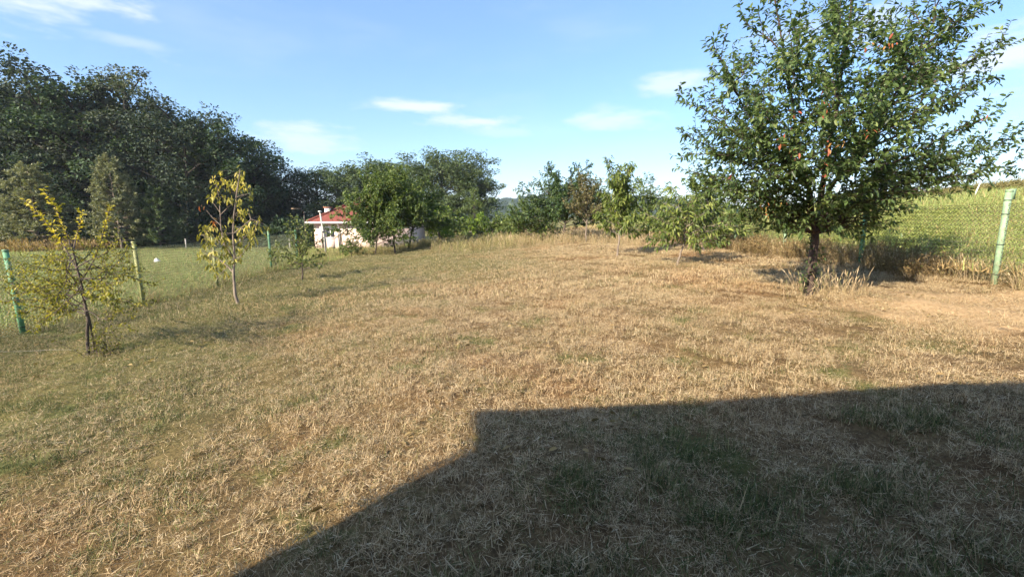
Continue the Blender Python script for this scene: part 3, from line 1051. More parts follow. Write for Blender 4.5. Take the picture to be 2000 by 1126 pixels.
# ---- the sapling with hanging yellow leaves
def yellow_tree():
    bx, by = -6.07, 9.95
    L = loc_of(bx, by)
    T = Tree(33)
    r = T.r
    o = np.array(L)

    def c(px, py, dy=0.0):
        return at(px, py, by + dy) - o

    def path(*pp):
        return np.array([c(*p) for p in pp])
    T.limb(np.vstack([[(0.03, 0, -.1)], path((466, 596), (459, 575), (457, 548), (456, 530), (458, 500), (455, 455), (457, 420), (462, 380), (468, 340), (469, 330))]), .042, .008, 7)
    T.limb(path((456, 532), (445, 520), (430, 508), (412, 498), (395, 488, -.2)), .022, .005, 6)
    T.limb(path((458, 505), (440, 480, .1), (432, 450, .1), (430, 415, .1), (428, 385, .1), (421, 355, .1), (417, 345, .1)), .020, .005, 6)
    T.limb(path((430, 415, .1), (418, 398, .1), (406, 386, .1)), .009, .004, 5)
    T.limb(path((430, 420, .1), (445, 405, 0), (458, 395, 0)), .009, .005, 5)
    T.limb(path((431, 440, .1), (415, 425, .2), (403, 410, .2)), .009, .004, 5)
    T.limb(path((457, 455), (470, 445, -.2), (490, 428, -.2), (505, 432, -.2)), .012, .004, 5)
    T.limb(path((458, 480), (475, 465, .2), (492, 452, .2)), .012, .004, 5)
    T.limb(path((456, 520), (470, 500, -.2), (485, 480, -.2)), .010, .004, 5)
    T.limb(path((462, 385), (475, 380, 0), (489, 378, 0)), .007, .003, 5)
    T.limb(path((440, 480, .1), (425, 470, .1), (410, 455, .1), (400, 448, 0)), .011, .004, 5)
    T.limb(path((445, 520), (430, 535, -.1), (425, 545, -.1)), .008, .003, 5)
    T.limb(path((435, 500), (415, 490, -.3), (398, 460, -.3)), .009, .003, 5)
    clus = [(469, 335), (462, 345), (475, 348), (470, 358), (464, 368), (488, 380), (417, 347), (437, 352), (440, 368), (421, 365), (432, 375), (425, 385), (440, 385),
            (466, 392), (460, 400), (472, 405), (480, 408), (465, 415), (492, 428), (504, 435), (497, 442), (485, 438), (508, 445), (478, 448), (470, 455), (490, 458),
            (395, 446), (405, 442), (414, 450), (424, 455), (410, 462), (420, 470), (400, 475), (392, 490), (400, 498), (410, 505), (418, 495), (428, 502), (438, 498),
            (448, 505), (455, 510), (440, 515), (430, 520), (420, 515), (425, 530), (445, 470), (450, 480), (435, 485), (460, 490), (475, 480), (482, 470), (470, 495),
            (488, 475), (452, 440), (462, 448), (445, 458), (408, 485), (415, 478), (450, 495), (390, 455)]
    clus = clus + [(a + float(r.normal(0, 9)), b + float(r.normal(0, 7))) for a, b in clus]
    for k, (px, py) in enumerate(clus):
        p = c(px + float(r.normal(0, 5)), py + float(r.normal(0, 4)), float(r.normal(0, .28)))
        n = int(r.integers(5, 8))
        P = p + r.normal(0, .035, (n, 3))
        a = r.uniform(0, 2 * pi, n)
        D = np.stack([np.cos(a) * .55, np.sin(a) * .55, -np.abs(r.normal(.85, .3, n)) + .15], -1)
        D /= np.linalg.norm(D, axis=1)[:, None]
        v = np.clip(r.normal(.45 + .0018 * (420 - py) + r.normal(0, .15), .2, n), 0, 1)
        T.leaf.append((P, D, .105 * r.uniform(.7, 1.25, n), v))
        # short spur carrying the tuft
        near = min((q for l in T.limbs[:13] for q in l[0]), key=lambda q: np.linalg.norm(q - p))
        if np.linalg.norm(near - p) > .04:
            T.limb(bez(near, p, .1, 4), .005, .003, 4)

    def extra(t, cr):
        rr = np.random.default_rng(8)
        for px, py in ((394, 402), (415, 432), (419, 440)):
            n = 5
            P = c(px, py, .1) + rr.normal(0, .03, (n, 3))
            D = np.stack([rr.normal(0, .5, n), rr.normal(0, .5, n), rr.normal(-.8, .2, n)], -1)
            D /= np.linalg.norm(D, axis=1)[:, None]
            lo = link('turned_leaves', leaf_mesh('turned_leaves', P, D, rr.uniform(.07, .11, n), rr.uniform(.1, .9, n), .36, rr), M_redleaf, cr)
            lo['kind'] = 'stuff'
            lo['label'] = 'orange-red turned leaves'
    plant('fruit_sapling', 'slender sapling with hanging yellow-green leaves and a few red ones', 'tree', T, L, M_barkpale, M_yellowleaf, width=.36, singles=300, trunk_r=.02, extra=extra, curl=.25)


yellow_tree()


# ---- the feathery yellow shrub in front of the low fence
def shrub_tree():
    bx, by = -5.99, 6.25
    L = loc_of(bx, by)
    T = Tree(55)
    r = T.r
    o = np.array(L)

    def c(px, py, dy=0.0):
        return at(px, py, by + dy) - o

    def path(*pp):
        return np.array([c(*p) for p in pp])
    stem = T.limb(np.vstack([[(0, 0, -.1)], path((172, 692), (170, 650), (172, 625), (165, 590), (160, 560), (152, 530), (145, 500), (140, 475))]), .025, .009, 7)
    T.limb(path((185, 690, .1), (180, 650, .05), (172, 610)), .018, .010, 6)
    ups = [T.limb(path((150, 525), (125, 480, .1), (95, 440, .2), (65, 405, .2), (45, 388, .2)), .011, .003, 5),
           T.limb(path((148, 510), (132, 460, -.1), (115, 420, -.1), (98, 385, -.1), (82, 370, -.1)), .011, .003, 5),
           T.limb(path((143, 490), (150, 460, .2), (158, 430, .2), (160, 412, .2)), .010, .003, 5),
           T.limb(path((158, 550), (185, 505, .1), (200, 460, .1), (210, 425, .1), (216, 400, .1)), .011, .003, 5)]
    T_side = [(20, 560, .5), (-10, 590, -.4), (50, 520, -.6), (40, 605, .3), (75, 640, -.4), (100, 500, .8), (250, 480, .5), (262, 520, -.4), (300, 560, .3), (285, 590, -.3), (240, 610, .5),
              (255, 640, -.2), (230, 540, -.8), (200, 470, .6), (120, 480, -.6), (60, 560, -.9), (110, 590, -.8), (220, 580, -.9), (90, 545, .9), (15, 525, .1), (-25, 545, .4), (245, 470, -.2)]
    T_side = T_side + [(a + float(r.normal(0, 22)), b + float(r.normal(0, 16)), float(r.normal(0, .5))) for a, b, _ in T_side[:8]]
    side = []
    for k, (px, py, dy) in enumerate(T_side):
        st = resample(stem[0], np.array([.42 + .5 * ((k * .37) % 1)]))[0][0]
        side.append(T.limb(bez(st, c(px, py, dy), -.04, 7, r, .02), .010, .003, 4))
    tw = T.sprout(side, 12.0, .36, .8, start=.18, up=.10, curl=.10, r0=.004, r1=.0015, nseg=3, taper=.5)
    tw2 = T.sprout(ups, 6.0, .16, .7, start=.35, up=.15, curl=.08, r0=.003, r1=.0015, nseg=2, taper=.6)
    T.leaves(tw, .018, .040, out=.9, droop=.1, vmean=.34)
    T.leaves(side, .02, .046, start=.35, out=.9, droop=.1, vmean=.45)
    T.leaves(tw2, .02, .055, out=.8, droop=.0, vmean=.78, vsd=.16)
    T.leaves(ups, .011, .058, start=.3, out=.9, droop=.0, vmean=.82, vsd=.14)
    suck = [T.limb(shoot(r, (r.uniform(-.05, .35), r.uniform(-.15, .2), 0), (r.normal(.25, .3), r.normal(0, .3), 1), r.uniform(.25, .5), 4, .1, .05), .005, .002, 3) for k in range(24)]
    T.leaves(suck, .022, .040, out=.9, droop=.05, vmean=.12, vsd=.12)
    plant('shrub_tree', 'feathery yellow-green young tree in front of the low wire fence', 'tree', T, L, M_bark, M_shrub, width=.5, trunk_r=.0101)


shrub_tree()


# ---- generic fruit trees
def fruit(seed, height, trunk_h, lean, nl, spread, crown_r, tr=.05, shoots=6.0, shoot_len=.5, leaf=.08, spacing=.045, droop=.4, up=.1, sub=2.5, tipbias=0.0, vmean=.5, wob=.02, lowdrop=0.0):
    T = Tree(seed)
    r = T.r
    fork = np.array([lean[0], lean[1], trunk_h])
    T.limb(np.vstack([[(0, 0, -.1)], bez((0, 0, 0), fork, 0, 5, r, .02)]), tr, tr * .72, 8)
    T.limb(bez(fork, fork + np.array([lean[0] * .6, lean[1] * .6, (height - trunk_h) * .62]), 0, 6, r, .025), tr * .7, .012, 6)
    core = T.limbs[-1]
    big = []
    for k in range(nl):
        ph = k * 2.4 + r.uniform(-.4, .4)
        f = (k + .5) / nl
        st = resample(core[0], np.array([.02 + .75 * f]))[0][0]
        rr = crown_r * r.uniform(.7, 1.08) * (1.0 - .75 * f ** 1.7 + .05)
        zt = trunk_h + (height - trunk_h) * (.22 + .75 * f) * r.uniform(.9, 1.08) - lowdrop * (1 - f)
        e = np.array([fork[0] + cos(ph) * rr * spread[0], fork[1] + sin(ph) * rr * spread[1], zt])
        big.append(T.limb(bez(st, e, .10, 6, r, wob), tr * .38, .004, 5))
    big.append(core)
    sh = T.sprout(big, shoots * 1.45, shoot_len, .75, start=.14, up=up, curl=.10, r0=.007, r1=.002, nseg=3, taper=.4)
    kw = dict(spacing=spacing * .42, size=leaf * 1.25, out=.8, droop=droop, jitter=.28, vmean=vmean)
    T.leaves(sh, start=.1, **kw)
    T.leaves(big, start=.6, **kw)
    if sub:
        sb = T.sprout(sh, sub * 1.3, shoot_len * .55, .8, start=.15, up=up, curl=.1, r0=.004, r1=.0015, nseg=2)
        T.leaves(sb, start=.05, **kw)
    return T


def orchard():
    g = 'fruit trees of the garden'
    # low bush by the green post
    T = fruit(101, 2.0, .26, (.03, 0), 15, (1.0, 1), .9, tr=.035, shoots=7, shoot_len=.32, leaf=.066, spacing=.07, droop=.1, up=.12, sub=1.5, lowdrop=.15)
    plant('quince_bush', 'low spreading bush beside the bright green fence post', 'bush', T, loc_of(-6.75, 14.5), M_bark, M_bushgreen, width=.55, group=g)
    # dwarf stem by the post
    T = fruit(102, 1.1, .2, (.03, 0), 6, (1, 1), .3, tr=.02, shoots=6, shoot_len=.22, leaf=.07, spacing=.05, droop=.1, sub=0)
    plant('young_bush', 'small leafy sapling growing against the bright green fence post', 'bush', T, loc_of(-9.45, 18.0), M_bark, M_bushgreen, width=.55, group=g)
    # plum group in front of the bungalow
    T = fruit(103, 4.5, .6, (.1, 0), 30, (1, 1), 2.3, tr=.06, shoots=6, shoot_len=.75, leaf=.105, spacing=.075, droop=.3, up=.14, sub=3, lowdrop=.35)
    plant('plum_tree', 'bushy plum tree whose crown hides the bungalow roof', 'tree', T, loc_of(-8.0, 26.6), M_bark, M_plum, width=.5, group=g)
    T = fruit(104, 5.2, 1.35, (-.1, 0), 28, (1, 1), 2.1, tr=.07, shoots=6, shoot_len=.8, leaf=.105, spacing=.075, droop=.3, up=.16, sub=3)
    plant('plum_tree', 'tall plum tree, middle trunk of the three by the bungalow', 'tree', T, loc_of(-7.05, 27.4), M_bark, M_plum, width=.5, group=g)
    T = fruit(105, 4.6, 1.2, (.25, 0), 28, (1.15, 1), 2.8, tr=.075, shoots=6, shoot_len=.75, leaf=.105, spacing=.07, droop=.3, up=.12, sub=3, lowdrop=.4)
    plant('plum_tree', 'broad plum tree with low crown to the right of the bungalow trees', 'tree', T, loc_of(-6.5, 28.6), M_bark, M_plum, width=.5, group=g)
    T = fruit(106, 2.9, .5, (0, 0), 16, (1, 1), 1.1, tr=.05, shoots=6, shoot_len=.55, leaf=.12, spacing=.075, droop=.3, sub=2, lowdrop=.3)
    plant('hazel_bush', 'bright green bush at the right end of the plum trees', 'bush', T, loc_of(-4.9, 32.0), M_bark, M_bright, width=.55, group=g)
    T = fruit(107, 1.1, .2, (0, 0), 12, (1, 1), .7, tr=.025, shoots=7, shoot_len=.4, leaf=.08, spacing=.06, droop=.2, sub=1.5, lowdrop=.15)
    plant('young_bush', 'straggly bush in front of the bungalow wall under the plum tree', 'bush', T, loc_of(-8.9, 25.2), M_bark, M_plum, width=.5, group=g)
    # row at the back right
    T = fruit(108, 4.4, .8, (-.1, 0), 32, (1.3, 1), 2.6, tr=.075, shoots=5, shoot_len=.75, leaf=.10, spacing=.075, droop=.2, up=.16, sub=3.0, wob=.04, lowdrop=.3)
    plant('apple_tree', 'dark green apple tree with upright shoots at the back of the lawn', 'tree', T, loc_of(3.2, 27.3), M_bark, M_apple, width=.55, group=g)
    T = fruit(109, 3.75, .95, (0, 0), 18, (1, 1), 1.45, tr=.045, shoots=5, shoot_len=.55, leaf=.09, spacing=.06, droop=.2, up=.2, sub=2.5)
    plant('pear_tree', 'thin brownish tree standing behind the bright peach tree', 'tree', T, loc_of(4.0, 24.7), M_barkpale, M_dulltree, width=.5, group=g)
    T = fruit(110, 2.9, .35, (0, 0), 24, (1.3, 1), 1.9, tr=.05, shoots=6, shoot_len=.6, leaf=.10, spacing=.07, droop=.2, sub=2.5, lowdrop=.3)
    plant('plum_bush', 'rounded green bush at the left of the dark apple tree', 'bush', T, loc_of(1.2, 29.5), M_bark, M_plum, width=.5, group=g)
    T = fruit(111, 3.6, .62, (.06, 0), 20, (.95, .9), 1.1, tr=.042, shoots=7, shoot_len=.42, leaf=.14, spacing=.062, droop=.95, up=.26, sub=1.5, wob=.02, lowdrop=.35)
    plant('peach_tree', 'bright green peach tree with hanging leaves and straight thin trunk', 'tree', T, loc_of(3.83, 16.57), M_barkpale, M_peach, width=.27, group=g, trunk_r=.016)
    # low peach with the drooping right-hand branch
    T = fruit(112, 2.15, .5, (.12, 0), 18, (1.1, .9), 1.15, tr=.036, shoots=7, shoot_len=.36, leaf=.135, spacing=.10, droop=.9, up=.08, sub=1.2, lowdrop=.3)
    r = T.r
    b = T.limb(bez((.12, 0, .75), (1.75, -.15, 1.0), .28, 8, r, .015), .018, .005, 5)
    b2 = T.limb(bez((.12, 0, .7), (-.95, .1, 1.45), .16, 7, r, .015), .016, .005, 5)
    s2 = T.sprout([b, b2], 8, .34, .7, start=.25, up=-.02, r0=.005, nseg=3)
    T.leaves(s2, .045, .145, out=.7, droop=.95, vmean=.5)
    plant('peach_tree', 'low peach tree with a branch drooping towards the cherry tree', 'tree', T, loc_of(4.68, 12.84), M_barkpale, M_peach, width=.27, group=g, trunk_r=.016)
    T = fruit(113, 3.0, .6, (0, 0), 20, (1.1, 1), 1.4, tr=.06, shoots=5, shoot_len=.6, leaf=.10, spacing=.06, droop=.3, sub=2.5, lowdrop=.3)
    plant('plum_tree', 'leafy tree half hidden behind the big cherry tree', 'tree', T, loc_of(6.9, 16.4), M_bark, M_plum, width=.45, group=g)
    T = fruit(114, 3.3, .4, (0, 0), 16, (1.2, 1), 1.3, tr=.05, shoots=6, shoot_len=.55, leaf=.09, spacing=.07, droop=.3, sub=2, lowdrop=.2)
    plant('plum_bush', 'round bush between the two peach trees at the back fence', 'bush', T, loc_of(6.4, 21.5), M_bark, M_plum, width=.5, group=g)
    # vine row on the skyline
    labels = ['leftmost low vine bush of the row under the wooded ridge', 'second low vine bush from the left under the wooded ridge', 'middle low vine bush of the row under the wooded ridge',
              'fourth low vine bush of the row under the wooded ridge', 'last low vine bush of the row next to the rounded green bush']
    for k in range(5):
        T = fruit(120 + k, 1.9 + .3 * (k % 2), .3, (0, 0), 12, (1.5, 1), 1.2, tr=.04, shoots=5, shoot_len=.5, leaf=.13, spacing=.085, droop=.2, sub=2, lowdrop=.3)
        plant('vine_bush', labels[k], 'bush', T, loc_of(-4.2 + 1.35 * k, 35.5 + .4 * (k % 2)), M_bark, M_bright if k == 1 else M_plum, width=.6, group='vine row on the skyline')


orchard()


# ---- the wood
def oak(seed, H, R, base=.18, nl=24, leaf=.34, dens=1.0, top=.9):
    T = Tree(seed)
    r = T.r
    tk = T.limb(shoot(r, (0, 0, -.3), (r.normal(0, .04), r.normal(0, .04), 1), H * .86, 9, .04, .15), H * .019, .05, 8)
    big = []
    for k in range(nl):
        f = (k + r.uniform(.1, .9)) / nl
        st, tg, _ = resample(tk[0], np.array([base * .9 + (.93 - base) * f]))
        ph = k * 2.4 + r.uniform(-.5, .5)
        prof = (sin(pi * min(1, .18 + .72 * f)) ** .7) * R * r.uniform(.62, 1.15)
        e = st[0] + np.array([cos(ph) * prof, sin(ph) * prof, prof * r.uniform(.15, .75) + H * .05 * f])
        big.append(T.limb(bez(st[0], e, .12, 6, r, .03), H * .007, .03, 5))
    b1 = T.sprout(big, 1.5, R * .36, .8, start=.25, up=.12, curl=.14, r0=.05, r1=.015, nseg=3, taper=.35)
    b2 = T.sprout(b1, 2.3, R * .18, .85, start=.15, up=.1, curl=.15, r0=.02, r1=.008, nseg=2, taper=.3)
    b3 = T.sprout([tk], 1.6, R * .26, .9, start=.7, up=.2, curl=.1, r0=.04, r1=.015, nseg=3)
    # rounded leaf clumps at the branch ends
    for (pts, a, b, c_) in b1 + b3 + big:
        n = int(r.integers(45, 75) * dens)
        rad = R * r.uniform(.10, .17)
        u = r.normal(0, 1, (n, 3))
        u /= np.linalg.norm(u, axis=1)[:, None]
        rr = r.uniform(.2, 1, n) ** .45
        P = pts[-1] + u * rr[:, None] * rad * np.array([1.15, 1.15, .8])
        D = u + r.normal(0, .55, (n, 3))
        D /= np.linalg.norm(D, axis=1)[:, None]
        T.leaf.append((P, D, leaf * r.uniform(.6, 1.15, n), np.clip(r.normal(.5 + r.normal(0, .12), .18, n), 0, 1)))
    for grp in (b2, b3):
        T.leaves(grp, .17 / dens, leaf * 1.0, start=.25, out=.9, droop=.15, jitter=.5, vmean=.5, vsd=.22, per=2, spread=leaf * .8)
    return T


def tree_data(T, wood, leaves, width=.62):
    P, D, S, V = T.leaf_arrays()
    tm = T.wood_mesh('trunk', lambda q: q > .03)
    bm = T.wood_mesh('branches', lambda q: q <= .03)
    cm = leaf_mesh('crown', P, D, S, V, width, np.random.default_rng(len(P)), True, .3, .1)
    tm.materials.append(wood)
    bm.materials.append(wood)
    cm.materials.append(leaves)
    return tm, cm, float(np.quantile(P[:, 2], .999))


def stand(name, label, data, x, y, rz, sc, group, sx=1.0, leaves=None):
    t = thing(name, label, 'tree', (x, y, float(Z(x, y)) - .1), rz, group)
    t.scale = (sc * sx, sc * sx, sc)
    a = bpy.data.objects.new('trunk', data[0])
    COL.objects.link(a)
    a.parent = t
    b = bpy.data.objects.new('crown', data[1])
    COL.objects.link(b)
    b.parent = t
    b['kind'] = 'stuff'
    if leaves:
        b.material_slots[0].link = 'OBJECT'
        b.material_slots[0].material = leaves
    return t


def wood():
    kinds = [tree_data(oak(201, 18, 5.6, .12, 26), M_woodbark, M_forest), tree_data(oak(202, 18, 4.6, .15, 26), M_woodbark, M_forest),
             tree_data(oak(203, 18, 6.4, .10, 28), M_woodbark, M_forest), tree_data(oak(204, 18, 3.6, .18, 24, leaf=.28), M_woodbark, M_forest)]
    g = 'oaks of the dark wood'
    # px, top py, distance, kind, width factor, label
    row = [(-80, 150, 58, 2, 1.15, 'oak at the left edge of the picture'),
           (65, 108, 58, 0, 1.05, 'tallest oak of the dark wood with a lobed top'),
           (165, 150, 57, 1, 1.1, 'oak just right of the tallest one in the dark wood'),
           (245, 136, 60, 3, 1.15, 'slim thin-topped oak rising out of the dark wood'),
           (340, 196, 58, 2, 1.0, 'round-headed oak right of the slim one in the dark wood'),
           (425, 226, 60, 0, 1.0, 'oak behind the yellow sapling at the sloping end of the wood'),
           (480, 270, 62, 1, 1.05, 'lower oak at the descending end of the dark wood'),
           (545, 318, 68, 2, .95, 'low oak in the dip of the wood edge'),
           (620, 316, 70, 0, .95, 'oak with twin heads behind the bungalow chimney'),
           (650, 335, 72, 1, 1.0, 'small oak behind the bungalow roof'),
           (5, 165, 61, 1, 1.1, 'oak behind the left-hand pine'),
           (285, 200, 62, 1, 1.1, 'oak behind the tall pine in the dark wood')]
    for k, (px, py, d, kd, sx, lb) in enumerate(row):
        p = at(px, py, d)
        h = p[2] - float(Z(p[0], d))
        stand('oak_tree', lb, kinds[kd], float(p[0]), d, k * 1.3, h / kinds[kd][2], g, sx * (1.12 - .12 * (px == 480) + .12 * (px > 500)) * (18.3 / h) ** .35, (None, M_forestc, M_forestb)[{3: 2}.get(k, k % 3 if k % 3 < 2 else 0)])
    g = 'trees of the grove behind the bungalow'
    row = [(705, 303, 68, 0, 1.0, 'grove tree at the left, over the bungalow roof'), (760, 312, 70, 1, 1.15, 'grove tree behind the tall plum tree'),
           (800, 305, 66, 2, .8, 'grove tree in the middle with a domed top'), (855, 292, 66, 0, 1.0, 'broad grove tree left of the highest crown'),
           (900, 288, 65, 2, .85, 'highest grove tree with the widest crown'), (930, 325, 64, 1, .85, 'grove tree on the right flank of the grove'),
           (880, 380, 62, 3, 1.3, 'low grove tree in front of the highest crown'), (735, 365, 64, 3, 1.4, 'low grove tree behind the plum crowns')]
    for k, (px, py, d, kd, sx, lb) in enumerate(row):
        p = at(px, py, d)
        h = p[2] - float(Z(p[0], d))
        stand('grove_tree', lb, kinds[kd], float(p[0]), d, 2 + k * 1.7, h / kinds[kd][2], g, sx * 1.3 * (18.3 / h) ** .35, M_forest2)
    # slim poplar-like tree at the grove's right end
    p = at(925, 365, 58)
    h = p[2] - float(Z(p[0], 58))
    stand('slim_tree', 'slim lighter tree at the right end of the grove', kinds[3], float(p[0]), 58.0, .5, h / kinds[3][2], g, .8, M_plum)
    # second rank closes the wood: reads as one mass
    v = []
    r = np.random.default_rng(77)
    P, D, S, V = [], [], [], []
    for k in range(46):
        px = -260 + k * 17.5 + r.uniform(-10, 10)
        d = 66 + r.uniform(0, 14)
        x = at(px, 400, d)[0]
        top = np.interp(px, [-260, 60, 250, 350, 430, 520, 660], [150, 160, 190, 230, 268, 340, 352]) + r.uniform(0, 35)
        zt = at(px, top, d)[2]
        zb = float(Z(x, d))
        n = 1500
        c = np.array([x, d, (zb + zt) / 2])
        u = r.normal(0, 1, (n, 3))
        u /= np.linalg.norm(u, axis=1)[:, None]
        rad = r.uniform(.3, 1.0, n) ** .4
        P.append(c + u * rad[:, None] * np.array([4.2, 3.5, (zt - zb) / 2 + .5]))
        dd = u + r.normal(0, .6, (n, 3))
        D.append(dd / np.linalg.norm(dd, axis=1)[:, None])
        S.append(r.uniform(.5, .95, n))
        V.append(np.clip(r.normal(.35, .18, n), 0, 1))
    o = link('forest', leaf_mesh('forest', np.vstack(P), np.vstack(D), np.concatenate(S), np.concatenate(V), .7, r, True, .3, .1), M_forest)
    tag(o, 'dense mass of trees deeper in the wood', None, kind='stuff')
    # undergrowth along the foot of the wood
    P, D, S, V = [], [], [], []
    for k in range(70):
        px = -150 + k * 11.5
        d = 55.5 + r.uniform(0, 3)
        x = at(px, 460, d)[0]
        zb = float(Z(x, d))
        n = 260
        h = r.uniform(2.0, 4.2)
        u = r.normal(0, 1, (n, 3))
        u /= np.linalg.norm(u, axis=1)[:, None]
        P.append(np.array([x, d, zb + h * .42]) + u * (r.uniform(.3, 1, n) ** .4)[:, None] * np.array([1.5, 1.2, h * .55]))
        D.append(u)
        S.append(r.uniform(.3, .55, n))
        V.append(np.clip(r.normal(.35, .2, n), 0, 1))
    o = link('undergrowth', leaf_mesh('undergrowth', np.vstack(P), np.vstack(D), np.concatenate(S), np.concatenate(V), .6, r, True, .3, .1), M_forest)
    tag(o, 'dark undergrowth along the foot of the wood', None, kind='stuff')

    # pines in front of the wood
    def pine(seed, H, R):
        T = Tree(seed)
        r = T.r
        tk = T.limb(shoot(r, (0, 0, -.2), (0, 0, 1), H, 8, .015, .2), H * .016, .02, 7)
        big = []
        n = 74
        for k in range(n):
            f = k / n
            st = resample(tk[0], np.array([.14 + .85 * f]))[0][0]
            ph = k * 2.4 + r.uniform(-.4, .4)
            rr = R * (1 - f) ** .75 * r.uniform(.7, 1.12) + .25
            e = st + np.array([cos(ph) * rr, sin(ph) * rr, rr * (.12 + .35 * f)])
            big.append(T.limb(bez(st, e, -.06, 5, r, .02), .05 * (1 - f) + .02, .012, 4))
        tw = T.sprout(big, 4.5, .75, .7, start=.2, up=.18, curl=.1, r0=.015, r1=.006, nseg=3, taper=.4)
        T.leaves(tw, .035, .26, start=.1, out=.8, droop=-.15, jitter=.3, vmean=.5, per=3)
        T.leaves(big, .06, .24, start=.4, out=.8, droop=-.15, jitter=.3, vmean=.5, per=3)
        return T
    pd = tree_data(pine(301, 9.0, 2.7), M_barkpale, M_pine, .30)
    g = 'pines in front of the wood'
    for k, (px, py, d, sx, lb) in enumerate([(215, 303, 49.5, 1.0, 'tall pointed pine in front of the dark wood'), (50, 318, 48, 1.35, 'broad pine at the left in front of the dark wood'),
                                             (300, 365, 51, 1.2, 'low dark pine between the tall pine and yellow sapling')]):
        p = at(px, py, d)
        h = p[2] - float(Z(p[0], d))
        stand('pine_tree', lb, pd, float(p[0]), d, k * 2.1, h / pd[2], g, sx, M_forest2 if k == 2 else None)


wood()


# ------------------------------------------------------------------ grasses
def blade_patch(seed, n, rad, lmin, lmax, wmin, wmax, flat, green_bias=0.0, nseg=2, clumps=0):
    """a patch of grass blades around the origin"""
    r = np.random.default_rng(seed)
    a = r.uniform(0, 2 * pi, n)
    d = rad * np.sqrt(r.uniform(0, 1, n))
    P = np.stack([d * np.cos(a), d * np.sin(a), np.full(n, -.008)], -1)
    if clumps:
        # blades stand in small tufts with bare soil and loose straw between
        ca, cd = r.uniform(0, 2 * pi, clumps), rad * np.sqrt(r.uniform(0, 1, clumps))
        k = r.integers(0, clumps, n)
        own = r.uniform(0, 1, n) < .72
        sp = r.uniform(.012, .04, clumps)[k] * (rad / .52)
        P[:, 0] = np.where(own, cd[k] * np.cos(ca[k]) + r.normal(0, 1, n) * sp, P[:, 0])
        P[:, 1] = np.where(own, cd[k] * np.sin(ca[k]) + r.normal(0, 1, n) * sp, P[:, 1])
    L = r.uniform(lmin, lmax, n)
    W = r.uniform(wmin, wmax, n)
    az = r.uniform(0, 2 * pi, n)
    lie = r.uniform(0, 1, n) < flat
    el = np.where(lie, r.uniform(.02, .35, n), r.uniform(.6, 1.5, n))
    P[:, 2] = np.where(lie, r.uniform(-.004, .03, n), -.008)
    H = np.stack([np.cos(az), np.sin(az), np.zeros(n)], -1)
    S = np.stack([-np.sin(az), np.cos(az), np.zeros(n)], -1)
    S = S + r.normal(0, .3, (n, 3))
    S /= np.linalg.norm(S, axis=1)[:, None]
    bend = r.uniform(-.1, .7, n) * ~lie + r.uniform(-.25, .25, n) * lie
    rows = []
    p = P.copy()
    for k in range(nseg + 1):
        f = k / nseg
        w = W * (1 - .9 * f ** 1.5)
        rows.append(p - S * (w / 2)[:, None])
        rows.append(p + S * (w / 2)[:, None])
        e = el - bend * (f + .3)
        p = p + (H * np.cos(e)[:, None] + UP * np.sin(e)[:, None]) * (L / nseg)[:, None]
    pts = np.stack(rows, 1)
    m = 2 * (nseg + 1)
    i = np.arange(n)[:, None] * m
    q = np.concatenate([i + np.array([[2 * k, 2 * k + 1, 2 * k + 3, 2 * k + 2]]) for k in range(nseg)])
    v = np.clip(r.normal(.5, .24, n), 0, 1)
    w = np.clip(r.uniform(0, 1, n) + green_bias, 0, 1.2)
    V, Q, vv, ww = pts.reshape(-1, 3), [q], np.repeat(v, m), np.repeat(w, m)
    return mesh_arrays('grass_patch', V, Q, {'v': vv, 'w': ww})


def tall_tuft(seed, n, rad, hmin, hmax, lean=.25, heads=.6, width=.0045):
    r = np.random.default_rng(seed)
    V, Q, vv, ww = [], [], [], []
    b = 0
    for k in range(n):
        a = r.uniform(0, 2 * pi)
        d = rad * math.sqrt(r.uniform(0, 1))
        h = r.uniform(hmin, hmax)
        p = np.array([d * cos(a), d * sin(a), -.02])
        dr = unit(np.array([cos(a) * lean * d / rad + r.normal(0, lean * .6), sin(a) * lean * d / rad + r.normal(0, lean * .6), 1.0]))
        az = r.uniform(0, pi)
        s = np.array([cos(az), sin(az), 0])
        hd = r.uniform() < heads
        ns = 5
        val, w = np.clip(r.normal(.55, .25), 0, 1), r.uniform(0, 1)
        for j in range(ns + 1):
            f = j / ns
            wd = width * (1 - .6 * f)
            if hd and j == ns - 1:
                wd = width * 2.8
            if hd and j == ns:
                wd = width * .8
            V += [p - s * wd / 2, p + s * wd / 2]
            vv += [val + (.2 if hd and j >= ns - 1 else 0)] * 2
            ww += [w] * 2
            if j < ns:
                Q.append((b + 2 * j, b + 2 * j + 1, b + 2 * j + 3, b + 2 * j + 2))
            st = h / ns * (1.35 if j < ns - 2 else .6)
            p = p + dr * st
            dr = unit(dr + np.array([r.normal(0, .07), r.normal(0, .07), -.05]) + np.array([dr[0], dr[1], 0]) * .12)
        b += 2 * (ns + 1)
    return mesh_arrays('grass_tuft', np.array(V), np.array(Q), {'v': np.clip(vv, 0, 1), 'w': np.array(ww)})


